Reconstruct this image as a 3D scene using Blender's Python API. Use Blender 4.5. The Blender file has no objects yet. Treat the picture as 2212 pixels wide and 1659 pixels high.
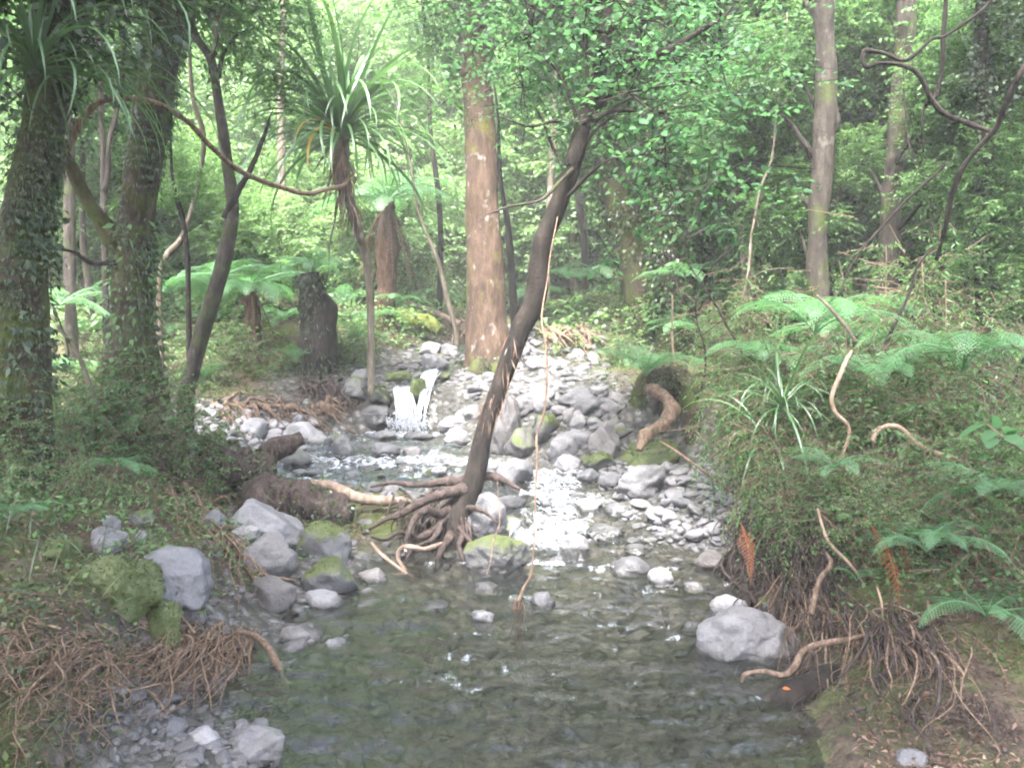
import bpy, math, random
import numpy as np
from mathutils import Vector, Matrix, Euler

R = math.radians
scene = bpy.context.scene
COL = scene.collection

# ------------------------------------------------------------------ camera
FPX, CX, CY, HOR, CAMZ = 1950.0, 1106.0, 829.5, 700.0, 1.5      # frame measured as 2212 x 1659
PITCH = math.atan((CY - HOR) / FPX)
cam_data = bpy.data.cameras.new('camera')
cam_data.sensor_width = 36.0
cam_data.lens = 36.0 * FPX / 2212.0
cam_data.clip_start, cam_data.clip_end = 0.05, 400.0
cam = bpy.data.objects.new('camera', cam_data)
cam.location = (0, 0, CAMZ)
cam.rotation_euler = (math.pi / 2 - PITCH, 0, 0)
COL.objects.link(cam)
scene.camera = cam

# ------------------------------------------------------------------ sky and sun (bright overcast)
SUN_EL, SUN_AZ = R(62), R(198)          # high, behind the camera
world = bpy.data.worlds.new('World'); scene.world = world; world.use_nodes = True
wn, wl = world.node_tree.nodes, world.node_tree.links
wn.clear()
sky = wn.new('ShaderNodeTexSky'); sky.sky_type = 'NISHITA'; sky.sun_disc = False
sky.sun_elevation, sky.sun_rotation = SUN_EL, SUN_AZ
sky.air_density, sky.dust_density, sky.ozone_density = 1.0, 6.0, 1.0
bg = wn.new('ShaderNodeBackground'); bg.inputs['Strength'].default_value = 0.15
wo = wn.new('ShaderNodeOutputWorld')
grey = wn.new('ShaderNodeHueSaturation'); grey.inputs['Saturation'].default_value = 0.85      # cloud-whitened sky
wl.new(sky.outputs[0], grey.inputs['Color']); wl.new(grey.outputs[0], bg.inputs[0]); wl.new(bg.outputs[0], wo.inputs[0])
sun_data = bpy.data.lights.new('sun', 'SUN'); sun_data.energy = 2.6; sun_data.angle = R(14); sun_data.color = (1.0, 0.985, 0.965)
sun = bpy.data.objects.new('sun', sun_data); COL.objects.link(sun)
sd = Vector((math.sin(SUN_AZ) * math.cos(SUN_EL), math.cos(SUN_AZ) * math.cos(SUN_EL), math.sin(SUN_EL)))
sun.rotation_euler = sd.to_track_quat('Z', 'Y').to_euler()
sun.location = sd * 60

scene.view_settings.view_transform = 'Standard'
scene.view_settings.look = 'None'
scene.view_settings.gamma = 1.0
scene.view_settings.exposure = 3.65
scene.view_settings.use_curve_mapping = False
scene.cycles.max_bounces = 7
scene.cycles.diffuse_bounces = 4
scene.cycles.glossy_bounces = 2
scene.cycles.transmission_bounces = 5
scene.cycles.transparent_max_bounces = 8
scene.cycles.volume_bounces = 1
scene.cycles.caustics_reflective = False
scene.cycles.caustics_refractive = False
scene.cycles.sample_clamp_indirect = 6.0
scene.cycles.use_denoising = True
scene.cycles.use_adaptive_sampling = True
scene.cycles.adaptive_threshold = 0.03
scene.cycles.pixel_filter_type = 'BLACKMAN_HARRIS'
scene.cycles.filter_width = 2.0

# ------------------------------------------------------------------ helpers
def at(px, py, Y):
    """point of the place that is seen at a pixel, Y metres ahead"""
    xc, yc = (px - CX) / FPX, -(py - CY) / FPX
    d = np.array([xc, math.cos(PITCH) + yc * math.sin(PITCH), -math.sin(PITCH) + yc * math.cos(PITCH)])
    return d * (Y / d[1]) + np.array([0, 0, CAMZ])

def _hash(ix, iy, iz, seed):
    h = (ix * 374761393 + iy * 668265263 + iz * 2147483647 + seed * 1442695041) & 0xFFFFFFFF
    h = ((h ^ (h >> 13)) * 1274126177) & 0xFFFFFFFF
    h = (h ^ (h >> 16)) & 0xFFFFFFFF
    return h / 4294967295.0

def vnoise(p, seed=0):
    p = np.asarray(p, float)
    i = np.floor(p).astype(np.int64); f = p - i; f = f * f * (3 - 2 * f)
    r = 0
    for dx in (0, 1):
        for dy in (0, 1):
            for dz in (0, 1):
                w = (f[..., 0] if dx else 1 - f[..., 0]) * (f[..., 1] if dy else 1 - f[..., 1]) * (f[..., 2] if dz else 1 - f[..., 2])
                r = r + w * _hash(i[..., 0] + dx, i[..., 1] + dy, i[..., 2] + dz, seed)
    return r * 2 - 1

def fbm(p, octv=4, seed=0, gain=0.5):
    p = np.asarray(p, float); a, s = 1.0, 0
    for o in range(octv):
        s = s + a * vnoise(p * (2.03 ** o), seed + o * 17); a *= gain
    return s

def smooth(a, b, x):
    t = np.clip((x - a) / (b - a), 0, 1); return t * t * (3 - 2 * t)

def nrm(v):
    v = np.asarray(v, float); return v / np.maximum(np.linalg.norm(v, axis=-1, keepdims=True), 1e-9)

def new_mesh(name, V, F, mat=None, smooth_shade=True, attrs=None):
    me = bpy.data.meshes.new(name)
    V = np.ascontiguousarray(V, np.float32); F = np.ascontiguousarray(F, np.int32)
    me.vertices.add(len(V)); me.vertices.foreach_set('co', V.ravel())
    k = F.shape[1]
    me.loops.add(F.size); me.loops.foreach_set('vertex_index', F.ravel())
    me.polygons.add(len(F)); me.polygons.foreach_set('loop_start', np.arange(0, F.size, k, dtype=np.int32))
    if smooth_shade:
        me.polygons.foreach_set('use_smooth', np.ones(len(F), bool))
    me.update(calc_edges=True)
    for an, av in (attrs or {}).items():
        a = me.attributes.new(an, 'FLOAT', 'POINT'); a.data.foreach_set('value', np.ascontiguousarray(av, np.float32))
    if mat: me.materials.append(mat)
    return me

def obj(name, me, parent=None, loc=(0, 0, 0), rot=(0, 0, 0), scale=(1, 1, 1)):
    o = bpy.data.objects.new(name, me); COL.objects.link(o)
    o.location = loc; o.rotation_euler = rot; o.scale = scale
    if parent: o.parent = parent
    return o

def tag(o, label=None, cat=None, group=None, kind=None):
    if label: o['label'] = label
    if cat: o['category'] = cat
    if group: o['group'] = group
    if kind: o['kind'] = kind
    return o

def empty(name, loc, label, cat, group=None, rz=0):
    o = bpy.data.objects.new(name, None); COL.objects.link(o)
    o.location = loc; o.rotation_euler = (0, 0, rz); o.empty_display_size = 0.1
    return tag(o, label, cat, group)

def join(parts):
    Vs, Fs, n = [], [], 0
    for V, F in parts:
        Vs.append(V); Fs.append(F + n); n += len(V)
    return np.concatenate(Vs), np.concatenate(Fs)

def spline(P, n):
    P = np.asarray(P, float)
    if len(P) < 3:
        t = np.linspace(0, 1, n)[:, None]; return P[0] * (1 - t) + P[-1] * t
    Q = np.vstack([2 * P[0] - P[1], P, 2 * P[-1] - P[-2]])
    seg = np.linspace(0, len(P) - 1 - 1e-6, n); i = seg.astype(int); t = (seg - i)[:, None]
    a, b, c, d = Q[i], Q[i + 1], Q[i + 2], Q[i + 3]
    return 0.5 * (2 * b + (c - a) * t + (2 * a - 5 * b + 4 * c - d) * t ** 2 + (3 * b - a - 3 * c + d) * t ** 3)

def tube(P, rad, n=None, sides=8, rough=0.0, seed=0, freq=6.0, wob=0.0, cap=True):
    """tapered round limb through the points P; rough = bark relief as a share of the radius"""
    P = np.asarray(P, float); rad = np.atleast_1d(np.asarray(rad, float))
    n = n or max(4, 4 * len(P))
    C = spline(P, n)
    r = np.interp(np.linspace(0, 1, n), np.linspace(0, 1, len(rad)), rad)
    if wob: C = C + wob * np.stack([vnoise(np.c_[C * 3.0 + 7.1 * k], seed + k) for k in range(3)], -1)
    T = nrm(np.gradient(C, axis=0))
    ref = np.array([0, 0, 1.0]) if abs(T[0][2]) < 0.9 else np.array([1.0, 0, 0])
    N = np.zeros_like(T); v = ref
    for i in range(n):
        v = v - T[i] * (v @ T[i]); v = v / max(np.linalg.norm(v), 1e-9); N[i] = v
    B = np.cross(T, N)
    a = np.linspace(0, 2 * np.pi, sides, endpoint=False)
    ring = N[:, None] * np.cos(a)[None, :, None] + B[:, None] * np.sin(a)[None, :, None]
    rr = r[:, None] * np.ones((1, sides))
    V = C[:, None] + ring * rr[..., None]
    if rough:
        f = freq * np.array([1, 1, 0.45])
        rr = rr * (1 + rough * fbm(V * f, 3, seed))
        V = C[:, None] + ring * rr[..., None]
    V = V.reshape(-1, 3)
    i = np.arange(n - 1)[:, None] * sides; j = np.arange(sides)[None]; k = (j + 1) % sides
    F = np.stack([i + j, i + k, i + sides + k, i + sides + j], -1).reshape(-1, 4)
    if cap:
        e = np.concatenate([V, [C[0]], [C[-1]]]); m = len(V); j = np.arange(sides); k = (j + 1) % sides
        b = (n - 1) * sides
        # small end caps as pairs of triangles written as quads over two ring edges
        if sides % 2 == 0:
            q = np.arange(0, sides, 2)
            F = np.concatenate([F, np.stack([np.full(len(q), m), (q + 2) % sides, q + 1, q], -1),
                                np.stack([np.full(len(q), m + 1), b + q, b + q + 1, b + (q + 2) % sides], -1)])
            V = e
    return V, F

def leaves(pos, d, up, L, W, six=True, fold=0.25, seed=0):
    """one folded leaf blade at each position: returns verts, tris, tint"""
    n = len(pos); d = nrm(d); s = nrm(np.cross(d, up)); u = np.cross(s, d)
    L = np.broadcast_to(L, (n,))[:, None]; W = np.broadcast_to(W, (n,))[:, None]
    rng = np.random.default_rng(seed); tint = rng.random(n)
    if six:
        prof = [(0, 0), (0.3, 0.5), (0.68, 0.42), (1, 0), (0.68, -0.42), (0.3, -0.5)]
        tri = np.array([[0, 5, 1], [1, 5, 4], [1, 4, 2], [2, 4, 3]])
    else:
        prof = [(0, 0), (0.42, 0.5), (1, 0), (0.42, -0.5)]
        tri = np.array([[0, 3, 1], [1, 3, 2]])
    k = len(prof); V = np.zeros((n, k, 3))
    for i, (a, b) in enumerate(prof):
        V[:, i] = pos + d * (a * L) + s * (b * W) + u * (abs(b) * fold * W - 0.18 * a * a * L)
    F = (np.arange(n)[:, None, None] * k + tri[None]).reshape(-1, 3)
    return V.reshape(-1, 3), F, np.repeat(tint, k)

# ------------------------------------------------------------------ materials
class Mat:
    def __init__(self, name):
        self.m = bpy.data.materials.new(name); self.m.use_nodes = True
        self.t = self.m.node_tree; self.t.nodes.clear()
        self.out = self.n('ShaderNodeOutputMaterial')
    def n(self, typ, **kw):
        x = self.t.nodes.new(typ)
        for k, v in kw.items(): setattr(x, k, v)
        return x
    def link(self, a, b): self.t.links.new(a, b); return b
    def set(self, sock, v):
        if isinstance(v, bpy.types.NodeSocket): self.link(v, sock)
        elif v is not None: sock.default_value = v
    def coord(self, which='Object', scale=(1, 1, 1)):
        c = self.n('ShaderNodeTexCoord'); m = self.n('ShaderNodeMapping'); m.inputs['Scale'].default_value = scale
        self.link(c.outputs[which], m.inputs[0]); return m.outputs[0]
    def wpos(self, scale=(1, 1, 1)):
        g = self.n('ShaderNodeNewGeometry'); m = self.n('ShaderNodeMapping'); m.inputs['Scale'].default_value = scale
        self.link(g.outputs['Position'], m.inputs[0]); return m.outputs[0]
    def noise(self, vec, scale, detail=4, rough=0.55):
        x = self.n('ShaderNodeTexNoise'); self.link(vec, x.inputs['Vector'])
        x.inputs['Scale'].default_value = scale; x.inputs['Detail'].default_value = detail; x.inputs['Roughness'].default_value = rough
        return x.outputs['Fac']
    def ramp(self, fac, stops):
        x = self.n('ShaderNodeValToRGB'); self.link(fac, x.inputs[0]); e = x.color_ramp.elements
        while len(e) < len(stops): e.new(0.5)
        for el, (p, c) in zip(e, stops):
            el.position = p; el.color = (*c, 1) if len(c) == 3 else c
        return x.outputs[0]
    def math(self, op, a, b=None, c=None, clamp=False):
        x = self.n('ShaderNodeMath', operation=op, use_clamp=clamp)
        for s, v in zip(x.inputs, (a, b, c)): self.set(s, v)
        return x.outputs[0]
    def mixc(self, f, a, b, mode='MIX'):
        x = self.n('ShaderNodeMix', data_type='RGBA', blend_type=mode)
        col = lambda v: (*v, 1) if isinstance(v, tuple) and len(v) == 3 else v
        self.set(x.inputs[0], f); self.set(x.inputs[6], col(a)); self.set(x.inputs[7], col(b)); return x.outputs[2]
    def attr(self, name, typ='GEOMETRY'):
        x = self.n('ShaderNodeAttribute', attribute_name=name, attribute_type=typ); return x.outputs['Fac']
    def rnd(self): return self.n('ShaderNodeObjectInfo').outputs['Random']
    def bump(self, h, strength=0.5, dist=0.02):
        x = self.n('ShaderNodeBump'); x.inputs['Strength'].default_value = strength; x.inputs['Distance'].default_value = dist
        self.link(h, x.inputs['Height']); return x.outputs[0]
    def principled(self, col, rough=0.7, normal=None, spec=0.4, **kw):
        x = self.n('ShaderNodeBsdfPrincipled'); self.set(x.inputs['Base Color'], (*col, 1) if isinstance(col, tuple) else col)
        self.set(x.inputs['Roughness'], rough); x.inputs['Specular IOR Level'].default_value = spec
        if normal is not None: self.link(normal, x.inputs['Normal'])
        return x.outputs[0]
    def done(self, sh): self.link(sh, self.out.inputs['Surface']); return self.m

def mat_leaf(name, c0, c1, c2, trans=0.45, gloss=0.06, grough=0.35):
    m = Mat(name)
    t = m.attr('tint'); r = m.rnd()
    f = m.math('ADD', m.math('MULTIPLY', t, 0.75), m.math('MULTIPLY', r, 0.25))
    f = m.math('ADD', f, m.math('MULTIPLY', m.math('SUBTRACT', m.noise(m.wpos(), 1.1, 2), 0.5), 0.5), clamp=True)
    col = m.ramp(f, [(0.1, c0), (0.5, c1), (0.95, c2)])
    d = m.n('ShaderNodeBsdfDiffuse'); m.link(col, d.inputs[0])
    tr = m.n('ShaderNodeBsdfTranslucent'); m.link(m.mixc(1.0, col, (1.12, 1.26, 0.9), 'MULTIPLY'), tr.inputs[0])
    mx = m.n('ShaderNodeMixShader'); mx.inputs[0].default_value = trans
    m.link(d.outputs[0], mx.inputs[1]); m.link(tr.outputs[0], mx.inputs[2])
    g = m.n('ShaderNodeBsdfGlossy'); g.inputs['Roughness'].default_value = grough
    g.inputs[0].default_value = (0.9, 0.95, 1, 1)
    m2 = m.n('ShaderNodeMixShader'); m2.inputs[0].default_value = gloss
    m.link(mx.outputs[0], m2.inputs[1]); m.link(g.outputs[0], m2.inputs[2])
    return m.done(m2.outputs[0])

def mat_bark(name, c0, c1, c2, moss=0.0, mosscol=(0.10, 0.12, 0.02), lichen=0.0, scale=1.0, bump=0.6):
    m = Mat(name)
    v = m.wpos((1, 1, 0.3))
    n1 = m.noise(v, 18 * scale, 5, 0.65); n2 = m.noise(m.wpos(), 3.0, 3)
    col = m.ramp(n1, [(0.3, c0), (0.52, c1), (0.72, c2)])
    col = m.mixc(m.math('MULTIPLY', n2, 0.5), col, tuple(x * 0.55 for x in c0))
    if lichen:
        l = m.ramp(m.noise(m.wpos((1, 1, 0.7)), 9, 3), [(0.60, (0, 0, 0)), (0.68, (lichen,) * 3)])
        col = m.mixc(l, col, (0.42, 0.40, 0.36))
    if moss:
        mm = m.math('ADD', m.noise(m.wpos(), 5, 4), moss - 0.5)
        mk = m.ramp(mm, [(0.45, (0, 0, 0)), (0.62, (1, 1, 1))])
        mc = m.mixc(m.noise(m.wpos(), 40, 2), tuple(x * 0.5 for x in mosscol), tuple(x * 1.5 for x in mosscol))
        col = m.mixc(mk, col, mc)
    nn = m.math('ADD', n1, m.math('MULTIPLY', m.noise(m.wpos(), 55, 2), 0.4))
    return m.done(m.principled(col, 0.85, m.bump(nn, bump, 0.03), 0.2))

def mat_rock(name):
    """river stone: per-stone tone (0..1), warmth and moss come from the stone's own properties"""
    m = Mat(name)
    v = m.wpos()
    tone, moss, warm = m.attr('tone', 'OBJECT'), m.attr('moss', 'OBJECT'), m.attr('warm', 'OBJECT')
    n1 = m.noise(v, 7, 5, 0.6); n2 = m.noise(v, 60, 3, 0.6); n3 = m.noise(v, 2.2, 2)
    base = m.ramp(tone, [(0.0, (0.035, 0.036, 0.038)), (0.5, (0.098, 0.098, 0.108)), (1.0, (0.215, 0.213, 0.225))])
    base = m.mixc(warm, base, m.mixc(1.0, base, (1.0, 0.88, 0.77), 'MULTIPLY'))
    k = m.math('ADD', m.math('MULTIPLY', n1, 0.9), m.math('MULTIPLY', n2, 0.5))
    col = m.mixc(0.75, base, m.ramp(k, [(0.35, (0.35, 0.35, 0.36)), (0.7, (0.9, 0.9, 0.88)), (1.0, (1.4, 1.38, 1.34))]), 'MULTIPLY')
    w = m.n('ShaderNodeTexWave'); w.inputs['Scale'].default_value = 3.5; w.inputs['Distortion'].default_value = 7; w.inputs['Detail'].default_value = 3
    m.link(m.coord('Object', (1, 1, 2)), w.inputs['Vector'])
    vein = m.ramp(w.outputs['Fac'], [(0.93, (0, 0, 0)), (1.0, (0.08, 0.08, 0.08))])
    col = m.mixc(vein, col, (0.3, 0.3, 0.3))
    blot = m.ramp(m.noise(v, 4.5, 4, .7), [(0.52, (0, 0, 0)), (0.62, (0.65, 0.65, 0.65))])
    col = m.mixc(blot, col, m.mixc(1.0, col, (0.42, 0.43, 0.40), 'MULTIPLY'))
    geo = m.n('ShaderNodeNewGeometry'); sx = m.n('ShaderNodeSeparateXYZ'); m.link(geo.outputs['Normal'], sx.inputs[0])
    f = m.math('ADD', m.math('MULTIPLY', sx.outputs[2], 0.35), m.math('MULTIPLY', n3, 0.9))
    f = m.math('ADD', f, m.math('MULTIPLY', n1, 0.45)); f = m.math('ADD', f, m.math('MULTIPLY', moss, 1.1))
    mk = m.ramp(m.math('ADD', m.math('MULTIPLY', f, 0.5), m.math('MULTIPLY', m.math('SUBTRACT', n2, .5), .25)), [(0.58, (0, 0, 0)), (0.70, (1, 1, 1))])
    mk = m.math('MULTIPLY', mk, m.math('GREATER_THAN', moss, 0.02))
    mc = m.mixc(m.noise(v, 130, 3, .7), (0.012, 0.02, 0.005), (0.085, 0.105, 0.028))
    col = m.mixc(mk, col, mc)
    sp = m.n('ShaderNodeSeparateXYZ'); m.link(geo.outputs['Position'], sp.inputs[0])
    lvl = m.math('SUBTRACT', m.math('ADD', m.attr('wet', 'OBJECT'), m.math('MULTIPLY', n1, .06)), sp.outputs[2])
    wet = m.ramp(m.math('MULTIPLY', lvl, 20.0), [(0.3, (0, 0, 0)), (0.9, (1, 1, 1))])
    col = m.mixc(wet, col, m.mixc(1.0, col, (0.38, 0.38, 0.36), 'MULTIPLY'))
    rough = m.mixc(wet, m.ramp(n3, [(0.3, (0.5,) * 3), (0.6, (0.8,) * 3)]), (0.22, 0.22, 0.22))
    h = m.math('ADD', m.math('MULTIPLY', n1, 1.0), m.math('MULTIPLY', n2, 0.35))
    return m.done(m.principled(col, rough, m.bump(h, 0.8, 0.03), 0.4))

def mat_ground():
    m = Mat('forest_soil')
    v = m.wpos()
    n1 = m.noise(v, 3.0, 5, 0.6); n2 = m.noise(v, 28, 4, 0.7); n3 = m.noise(v, 0.7, 3)
    col = m.ramp(n2, [(0.3, (0.012, 0.009, 0.006)), (0.5, (0.045, 0.032, 0.022)), (0.68, (0.09, 0.065, 0.046)), (0.85, (0.14, 0.11, 0.08))])
    gr = m.mixc(n2, (0.02, 0.03, 0.008), (0.09, 0.12, 0.03))
    col = m.mixc(m.ramp(n1, [(0.42, (0, 0, 0)), (0.6, (0.85,) * 3)]), col, gr)
    bed = m.attr('bed')
    peb = m.n('ShaderNodeTexVoronoi'); peb.inputs['Scale'].default_value = 16; m.link(v, peb.inputs['Vector'])
    hue = m.n('ShaderNodeSeparateColor'); m.link(peb.outputs['Color'], hue.inputs[0])
    gc = m.ramp(hue.outputs[0], [(0.0, (0.035, 0.034, 0.032)), (0.4, (0.075, 0.072, 0.068)), (0.75, (0.12, 0.115, 0.108)), (1, (0.19, 0.185, 0.178))])
    gc = m.mixc(m.ramp(peb.outputs['Distance'], [(0.25, (0, 0, 0)), (0.6, (0.8,) * 3)]), gc, (0.03, 0.03, 0.025))
    col = m.mixc(bed, col, gc)
    h = m.math('ADD', n2, m.math('MULTIPLY', m.math('SUBTRACT', 1.0, peb.outputs['Distance']), m.math('MULTIPLY', bed, 0.8)))
    return m.done(m.principled(col, 0.85, m.bump(h, 0.8, 0.05), 0.25))

def mat_water():
    m = Mat('stream_water')
    v = m.wpos((1, 0.55, 1))
    foam = m.attr('foam')
    nz = m.noise(m.wpos((1, 0.35, 0.5)), 26, 4, 0.7)
    nb = m.noise(v, 9, 4, 0.6); nc = m.noise(v, 38, 3, 0.6)
    h = m.math('ADD', nb, m.math('MULTIPLY', nc, 0.35))
    bmp = m.bump(h, 0.42, 0.05)
    fr = m.n('ShaderNodeFresnel'); fr.inputs['IOR'].default_value = 1.333; m.link(bmp, fr.inputs['Normal'])
    tr = m.n('ShaderNodeBsdfTransparent'); tr.inputs[0].default_value = (0.76, 0.74, 0.66, 1)
    df = m.n('ShaderNodeBsdfDiffuse'); df.inputs[0].default_value = (0.05, 0.05, 0.044, 1); m.link(bmp, df.inputs['Normal'])
    body = m.n('ShaderNodeMixShader'); body.inputs[0].default_value = 0.16
    m.link(tr.outputs[0], body.inputs[1]); m.link(df.outputs[0], body.inputs[2])
    gl = m.n('ShaderNodeBsdfGlossy'); gl.inputs['Roughness'].default_value = 0.08; m.link(bmp, gl.inputs['Normal'])
    gl.inputs[0].default_value = (0.95, 0.97, 1, 1)
    mx = m.n('ShaderNodeMixShader'); m.link(m.math('MULTIPLY', fr.outputs[0], 1.6, clamp=True), mx.inputs[0])
    m.link(body.outputs[0], mx.inputs[1]); m.link(gl.outputs[0], mx.inputs[2])
    k = m.math('SUBTRACT', m.math('ADD', foam, m.math('MULTIPLY', nz, 1.9)), 1.16)
    k = m.ramp(k, [(0.1, (0, 0, 0)), (0.32, (0.40,) * 3), (0.6, (0.85,) * 3)])
    fs = m.principled((0.40, 0.43, 0.47), 0.5, m.bump(nz, 0.7, 0.03), 0.4)
    mf = m.n('ShaderNodeMixShader'); m.link(k, mf.inputs[0]); m.link(mx.outputs[0], mf.inputs[1]); m.link(fs, mf.inputs[2])
    return m.done(mf.outputs[0])

def mat_foam():
    m = Mat('white_water')
    d = m.n('ShaderNodeBsdfDiffuse'); d.inputs[0].default_value = (0.40, 0.43, 0.47, 1)
    t = m.n('ShaderNodeBsdfTranslucent'); t.inputs[0].default_value = (0.40, 0.43, 0.47, 1)
    g = m.n('ShaderNodeBsdfGlossy'); g.inputs['Roughness'].default_value = 0.2
    a = m.n('ShaderNodeMixShader'); a.inputs[0].default_value = 0.4; m.link(d.outputs[0], a.inputs[1]); m.link(t.outputs[0], a.inputs[2])
    b = m.n('ShaderNodeMixShader'); b.inputs[0].default_value = 0.12; m.link(a.outputs[0], b.inputs[1]); m.link(g.outputs[0], b.inputs[2])
    return m.done(b.outputs[0])

M = {
 'rock': mat_rock('river_stone'), 'ground': mat_ground(), 'water': mat_water(), 'foam': mat_foam(),
 'bark_moss': mat_bark('mossy_bark', (0.015, 0.012, 0.008), (0.042, 0.033, 0.021), (0.08, 0.063, 0.04), 0.52, (0.04, 0.052, 0.012)),
 'bark_brown': mat_bark('brown_lichen_bark', (0.036, 0.024, 0.017), (0.082, 0.052, 0.036), (0.135, 0.094, 0.067), 0.40, (0.085, 0.08, 0.02), 0.3),
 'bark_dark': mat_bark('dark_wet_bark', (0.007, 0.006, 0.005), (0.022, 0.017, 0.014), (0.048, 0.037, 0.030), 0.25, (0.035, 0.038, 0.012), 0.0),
 'bark_grey': mat_bark('grey_bark', (0.05, 0.042, 0.03), (0.12, 0.10, 0.075), (0.20, 0.175, 0.14), 0.22, (0.10, 0.12, 0.03), 0.3),
 'bark_mid': mat_bark('brown_grey_bark', (0.016, 0.013, 0.011), (0.04, 0.033, 0.027), (0.078, 0.066, 0.054), 0.45, (0.035, 0.045, 0.014), 0.1),
 'vine': mat_bark('pale_vine', (0.16, 0.11, 0.075), (0.29, 0.21, 0.15), (0.42, 0.33, 0.25), 0.08, (0.14, 0.14, 0.03), 0.0, 2.5, 0.3),
 'root_red': mat_bark('red_root_wood', (0.02, 0.014, 0.012), (0.054, 0.039, 0.034), (0.115, 0.086, 0.077), 0.12, (0.06, 0.065, 0.02), 0.0, 1.5, 0.9),
 'root_pale': mat_bark('pale_root', (0.05, 0.032, 0.022), (0.14, 0.095, 0.068), (0.27, 0.20, 0.15), 0.05, (0.1, 0.1, 0.03), 0.0, 2.5),
 'wood_pale': mat_bark('barkless_wood', (0.10, 0.070, 0.052), (0.20, 0.148, 0.115), (0.31, 0.25, 0.20), 0.05, (0.12, 0.13, 0.03), 0.0, 1.2),
 'root_dry': mat_bark('dry_root', (0.075, 0.047, 0.031), (0.18, 0.122, 0.084), (0.33, 0.245, 0.175), 0.03, (0.1, 0.1, 0.03), 0.0, 2.5),
 'fern_trunk': mat_bark('fern_trunk_fibre', (0.022, 0.013, 0.009), (0.07, 0.042, 0.028), (0.15, 0.085, 0.06), 0.12, (0.06, 0.07, 0.02), 0.0, 2.2),
 'moss_log': mat_bark('moss_covered_wood', (0.03, 0.025, 0.015), (0.07, 0.06, 0.03), (0.11, 0.09, 0.05), 0.8, (0.075, 0.09, 0.018)),
 'leaf_broad': mat_leaf('broad_leaf', (0.028, 0.075, 0.032), (0.059, 0.135, 0.061), (0.095, 0.195, 0.085), 0.55, 0.008, .5),
 'leaf_small': mat_leaf('small_leaf', (0.034, 0.072, 0.028), (0.085, 0.160, 0.060), (0.15, 0.245, 0.10), 0.5, 0.012, .5),
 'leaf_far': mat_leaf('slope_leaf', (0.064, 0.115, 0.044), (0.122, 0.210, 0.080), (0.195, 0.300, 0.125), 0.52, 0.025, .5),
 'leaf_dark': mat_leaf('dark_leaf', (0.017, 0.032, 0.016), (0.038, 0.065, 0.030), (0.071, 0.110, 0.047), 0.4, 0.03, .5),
 'moss_leaf': mat_leaf('climbing_moss_leaf', (0.014, 0.024, 0.008), (0.032, 0.050, 0.015), (0.075, 0.10, 0.03), 0.35, 0.03),
 'fern': mat_leaf('fern_green', (0.048, 0.110, 0.043), (0.090, 0.200, 0.084), (0.133, 0.280, 0.121), 0.48, 0.03, .5),
 'strap': mat_leaf('strap_leaf_green', (0.03, 0.062, 0.024), (0.065, 0.135, 0.045), (0.105, 0.20, 0.068), 0.3, 0.055, 0.35),
 'dead': mat_leaf('dead_leaf_brown', (0.045, 0.023, 0.015), (0.115, 0.064, 0.043), (0.21, 0.14, 0.10), 0.25, 0.03),
 'rust': mat_leaf('rusty_dead_frond', (0.13, 0.035, 0.012), (0.20, 0.06, 0.02), (0.27, 0.10, 0.04), 0.3, 0.02, .5),
 'yellow': mat_leaf('yellowed_leaf', (0.38, 0.20, 0.02), (0.48, 0.27, 0.03), (0.55, 0.33, 0.05), 0.4, 0.08),
 'orange': mat_leaf('orange_leaf', (0.36, 0.08, 0.01), (0.42, 0.11, 0.015), (0.5, 0.15, 0.02), 0.3, 0.03),
}

# ------------------------------------------------------------------ terrain
YK = np.array([1.0, 3.0, 3.6, 4.2, 5.0, 5.6, 6.0, 6.6, 7.0, 7.6, 8.3, 8.60, 8.72, 8.95, 9.6, 10.5, 12, 14, 18])
ZW = np.array([0, 0, 0, 0, 0, .02, .10, .22, .30, .36, .44, .46, .47, .88, .98, 1.12, 1.28, 1.5, 2.0])
LP = np.array([100, 600, 590, 690, 770, 820, 1090, 1070, 620, 660, 610, 750, 860, 866, 905, 935, 1020, 1060, 1080])
RP = np.array([2300, 1760, 1740, 1690, 1600, 1550, 1330, 1310, 1290, 1030, 960, 935, 936, 936, 962, 985, 1100, 1160, 1160])
XL, XR = (LP - CX) / FPX * YK, (RP - CX) / FPX * YK
BK = np.array([1.0, 3.0, 4.2, 5.0, 6.0, 7.0, 8.3, 9.0, 10.5, 12, 14, 40])
HL = np.array([.42, .42, .50, .56, .55, .45, .25, .12, .20, .30, .3, .3])
W0K = np.array([1, 3, 4, 4.6, 5.2, 6, 6.8, 7.2, 8.3, 10])
W0L = np.array([.5, .42, .28, .15, .15, 1.75, 1.75, .4, .6, 0])
W1L = np.array([.85, .8, .8, 1.3, 1.7, 2.5, 2.5, 1.6, 2.3, 1.8])
HR = np.array([.06, .08, .66, .74, .55, .50, .42, .30, .30, .3, .3, .3])
WR = np.array([.9, .7, .5, .5, 1.5, 1.7, 1.6, 1.4, 1.4, 2, 2, 2])

def water_z(y): return np.interp(y, YK, ZW)

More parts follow.
